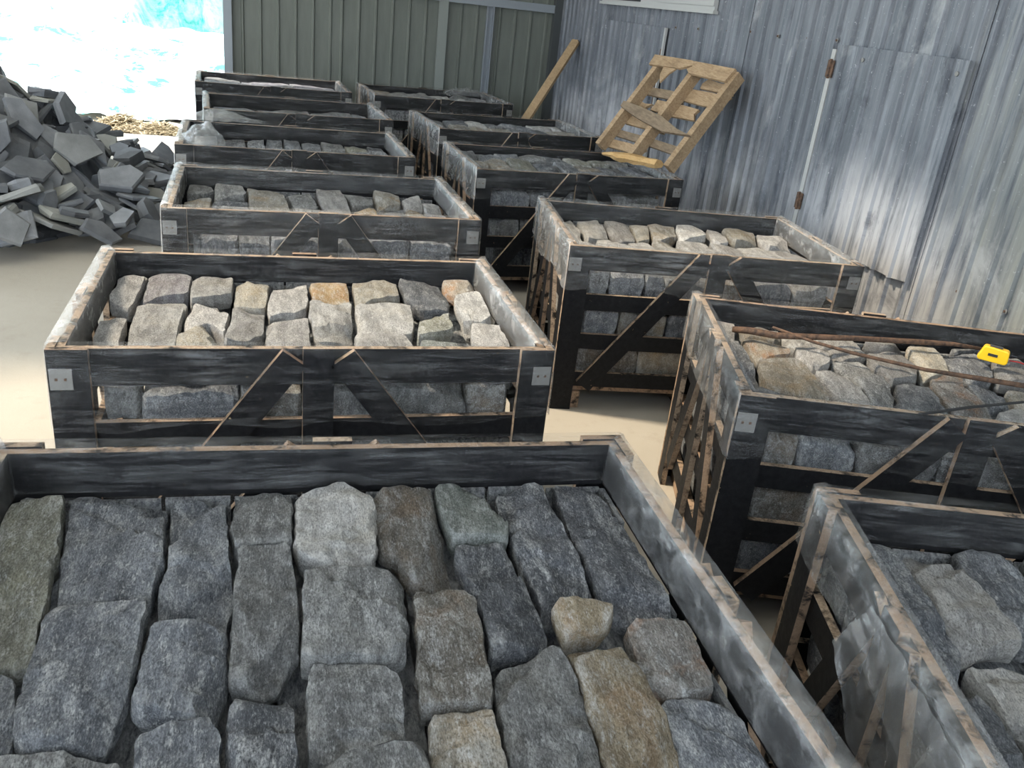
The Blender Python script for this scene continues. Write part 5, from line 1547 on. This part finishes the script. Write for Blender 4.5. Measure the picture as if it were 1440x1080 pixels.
for s0, w, e0, e1, m in ((0.56, 0.07, 0.02, 0.30, PALE_WOOD), (0.46, 0.085, 0.02, 0.36, PALE_WOOD), (0.44, 0.06, 0.34, 0.72, GREY_WOOD),
                         (0.35, 0.075, 0.16, 0.56, PALE_WOOD), (0.33, 0.06, 0.60, 0.72, PALE_WOOD), (0.22, 0.06, 0.30, 0.70, PALE_WOOD),
                         (0.11, 0.055, 0.10, 0.70, GREY_WOOD), (0.03, 0.06, 0.35, 0.72, PALE_WOOD)):
    jag = lambda: rr.uniform(-0.02, 0.02)
    pal_board('back_board', [(e0 + jag(), s0), ((e0 + e1) / 2, s0 + jag() * .5), (e1 + jag(), s0 + jag() * .5), (e1 + jag(), s0 + w / 2), (e1 + jag(), s0 + w), ((e0 + e1) / 2, s0 + w + jag() * .6), (e0 + jag(), s0 + w), (e0 + .03, s0 + w / 2)],
              -0.052, -0.036, m)
pal_board('broken_plank', [(-0.02, 0.205), (0.22, 0.185), (0.50, 0.225), (0.73, 0.275), (0.735, 0.315), (0.55, 0.305), (0.30, 0.275), (0.12, 0.225)], 0.037, 0.056, GREY_WOOD)
# freshly split timber lying at its foot on the stones
rt = random.Random(9)
mb = MB()
path = []; rad = []
for k in range(9):
    u = k / 8
    path.append(Vector((2.155, 4.69, .738)).lerp(Vector((1.955, 5.06, .716)), u) + Vector((rt.uniform(-.006, .006), rt.uniform(-.006, .006), rt.uniform(-.003, .003))))
    rad.append((0.046, 0.052, 0.044, 0.053, 0.047, 0.050, 0.040, 0.034, 0.018)[k])
mb.tube(path, rad, 6, 0, 0.55)
mb.v = [(x + rt.uniform(-.006, .006), y + rt.uniform(-.006, .006), z + rt.uniform(-.004, .004)) for x, y, z in mb.v]
tag(mb.build('split_timber', ORANGE_WOOD), 'splintered orange-brown timber lying at the foot of the pallet', 'timber')

# plank leaning into the far corner
A = Vector((1.69, 7.12, 0.012)); B = Vector((2.655, 7.95, 1.235))
d = (B - A).normalized(); s = d.cross(Vector((0, 0, 1))).normalized(); u = s.cross(d)
L = (B - A).length
lm = Matrix(((d.x, s.x, u.x, A.x), (d.y, s.y, u.y, A.y), (d.z, s.z, u.z, A.z), (0, 0, 0, 1)))
pl = MB().box((0, -0.032, -0.012), (L, 0.032, 0.012), 0, None, lm)
pl.box((0.02, 0.034, -0.012), (L - 0.02, 0.050, 0.014), 0, None, lm)
tag(pl.build('wooden_plank', PLANK_WOOD), 'brown wooden plank leaning into the far right corner', 'plank')

# ------------------------------------------------------------------ rods, strap and tape measure on the tape crate
mb = MB().tube([(1.392, 2.281, .640), (1.43, 2.25, .648), (1.495, 2.199, .652), (1.761, 2.18, .652), (2.0, 2.158, .650), (2.106, 2.142, .650), (2.20, 2.10, .648)],
               [.010, .0115, .011, .009, .009, .007, .005], 8)
tag(mb.build('steel_rod', RUSTY, None, True), 'thick rusty steel rod lying along the back stones of the tape-measure crate', 'rod')
mb = MB().tube([(1.50, 2.235, .666), (1.60, 2.150, .650), (1.695, 2.082, .642), (1.857, 1.963, .640), (2.0, 1.895, .640), (2.107, 1.843, .640), (2.26, 1.77, .640)],
               [.004, .005, .0055, .006, .008, .008, .008], 8)
tag(mb.build('steel_rod', RUSTY, None, True), 'thin dark steel rod slanting under the tape measure to the frame edge', 'rod')
mb = MB().tube([(1.500, 1.556, .702), (1.665, 1.584, .704), (1.864, 1.610, .704), (2.05, 1.634, .702)], [.007] * 4, 6, 0, 0.3)
tag(mb.build('packing_strap', flat('black_strap', (0.02, 0.02, 0.022), 0.5)), 'flat black strap across the front right of the tape-measure crate', 'strap')
YEL = flat('yellow_plastic', (0.80, 0.47, 0.012), 0.35, 0, 0.5)
tp = empty('tape_measure', (2.155, 2.025, 0.640), math.radians(-47))
tp.scale = (0.86, 0.86, 0.86)
tag(tp, 'yellow tape measure lying on the stones beside the rusty rods', 'tape measure')
pts = []
for cx_, cz_, a0 in ((0.036, 0.012, -90), (0.034, 0.040, 0), (-0.030, 0.043, 90), (-0.040, 0.012, 180)):
    for q in range(5):
        aa = math.radians(a0 + 90 * q / 4)
        pts.append((cx_ + 0.012 * math.cos(aa), cz_ + 0.012 * math.sin(aa)))
def side_prism(name, pp, y0, y1, mat, parent):
    k = len(pp)
    v = [(x, y0, z) for x, z in pp] + [(x, y1, z) for x, z in pp]
    f = [tuple(range(k)), tuple(reversed(range(k, 2 * k)))] + [((i + 1) % k, i, k + i, k + (i + 1) % k) for i in range(k)]
    return mesh_obj(name, v, f, mat, parent)
body = side_prism('case', pts, -0.017, 0.017, YEL, tp)
bev = body.modifiers.new('bevel', 'BEVEL'); bev.width = 0.004; bev.segments = 2
ink = flat('black_print', (0.02, 0.02, 0.02), 0.5)
MB().box((-0.020, -0.0185, 0.022), (0.012, -0.0172, 0.032)).build('printed_mark', ink, tp)
MB().box((-0.022, -0.010, 0.0545), (0.020, 0.010, 0.058)).build('belt_clip', flat('dark_clip', (0.05, 0.05, 0.05), 0.4), tp)
MB().box((0.047, -0.008, 0.004), (0.056, 0.008, 0.012)).build('hook', PLATE, tp)
mb = MB().tube([(2.186, 1.994, .655), (2.205, 1.975, .658), (2.235, 1.955, .650), (2.28, 1.94, .648)], .004, 6, 0, .5)
mb.build('wrist_strap', flat('red_cord', (0.25, 0.02, 0.02), 0.7), None)
ws = bpy.data.objects['wrist_strap']; ws.parent = tp
ws.matrix_parent_inverse = (Matrix.Translation(tp.location) @ Matrix.Rotation(math.radians(-47), 4, 'Z') @ Matrix.Scale(0.86, 4)).inverted()

# ------------------------------------------------------------------ loose film
def sheet_film(name, fn, nu, nv, parent, label):
    vs = []; fs = []
    for j in range(nv):
        for i in range(nu):
            vs.append(fn(i / (nu - 1), j / (nv - 1)))
    for j in range(nv - 1):
        for i in range(nu - 1):
            a = j * nu + i
            fs.append((a, a + 1, a + nu + 1, a + nu))
    o = mesh_obj(name, vs, fs, FILM2, parent, True)
    tag(o, label)
    return o
# torn flap on the left end of the bottom right crate
def flap(u, v):
    y = -CD / 2 + 0.02 + u * 0.44
    drop = 0.27 + 0.07 * math.sin(u * 5.2 + 0.5) + 0.03 * noise.noise(Vector((u * 6, 2, 0)))
    drop *= min(1.0, 0.35 + 1.5 * math.sin(PI * min(1, u * 0.9 + 0.12)))
    z = CH - 0.01 - v * drop
    x = -CW / 2 - 0.010 - 0.045 * v * (0.5 + math.sin(u * 7)) * 0.5 - 0.02 * v - 0.010 * noise.noise(Vector((u * 9, v * 7, 1)))
    return (min(x, -CW / 2 - 0.006), y, z)
sheet_film('loose_film', flap, 36, 20, CRATE_OBJ['R1'], 'torn flap of clear film hanging off the rim')
def puff(u, v):
    a = 2 * PI * u; b = 0.5 * PI * v
    x = -CW / 2 + 0.125 + 0.115 * math.cos(a) * math.cos(b)
    y = -CD / 2 + 0.22 + 0.17 * math.sin(a) * math.cos(b)
    z = 0.615 + 0.14 * math.sin(b) * (1 + 0.35 * noise.noise(Vector((x * 9, y * 9, 2)))) + 0.035 * noise.noise(Vector((x * 21, y * 21, v * 4)))
    return (x, y, z)
sheet_film('loose_film', puff, 28, 12, CRATE_OBJ['L4'], 'puffed bag of clear film on the near left corner')
def ridge(u, v):
    x = -CW / 2 + 0.02 + 0.42 * u
    y = CD / 2 - 0.07 + 0.14 * v
    z = CH + 0.012 + 0.085 * math.sin(PI * min(1, u * 1.05)) * (1 - abs(2 * v - 1)) * (1 - 0.6 * u) + 0.008 * noise.noise(Vector((u * 9, v * 9, 3)))
    return (x, y, z)
sheet_film('loose_film', ridge, 30, 12, CRATE_OBJ['L4'], 'crumpled film peaked over the far left corner')
def crumple(u, v):
    x = 0.18 + 0.40 * u; y = CD / 2 - 0.22 + 0.2 * v
    z = CH - 0.02 + 0.06 * math.sin(PI * u) * math.sin(PI * v) + 0.03 * noise.noise(Vector((u * 7, v * 6, 8)))
    return (x, y, z)
sheet_film('loose_film', crumple, 26, 14, CRATE_OBJ['R6'], 'crumpled clear film on the far right corner')
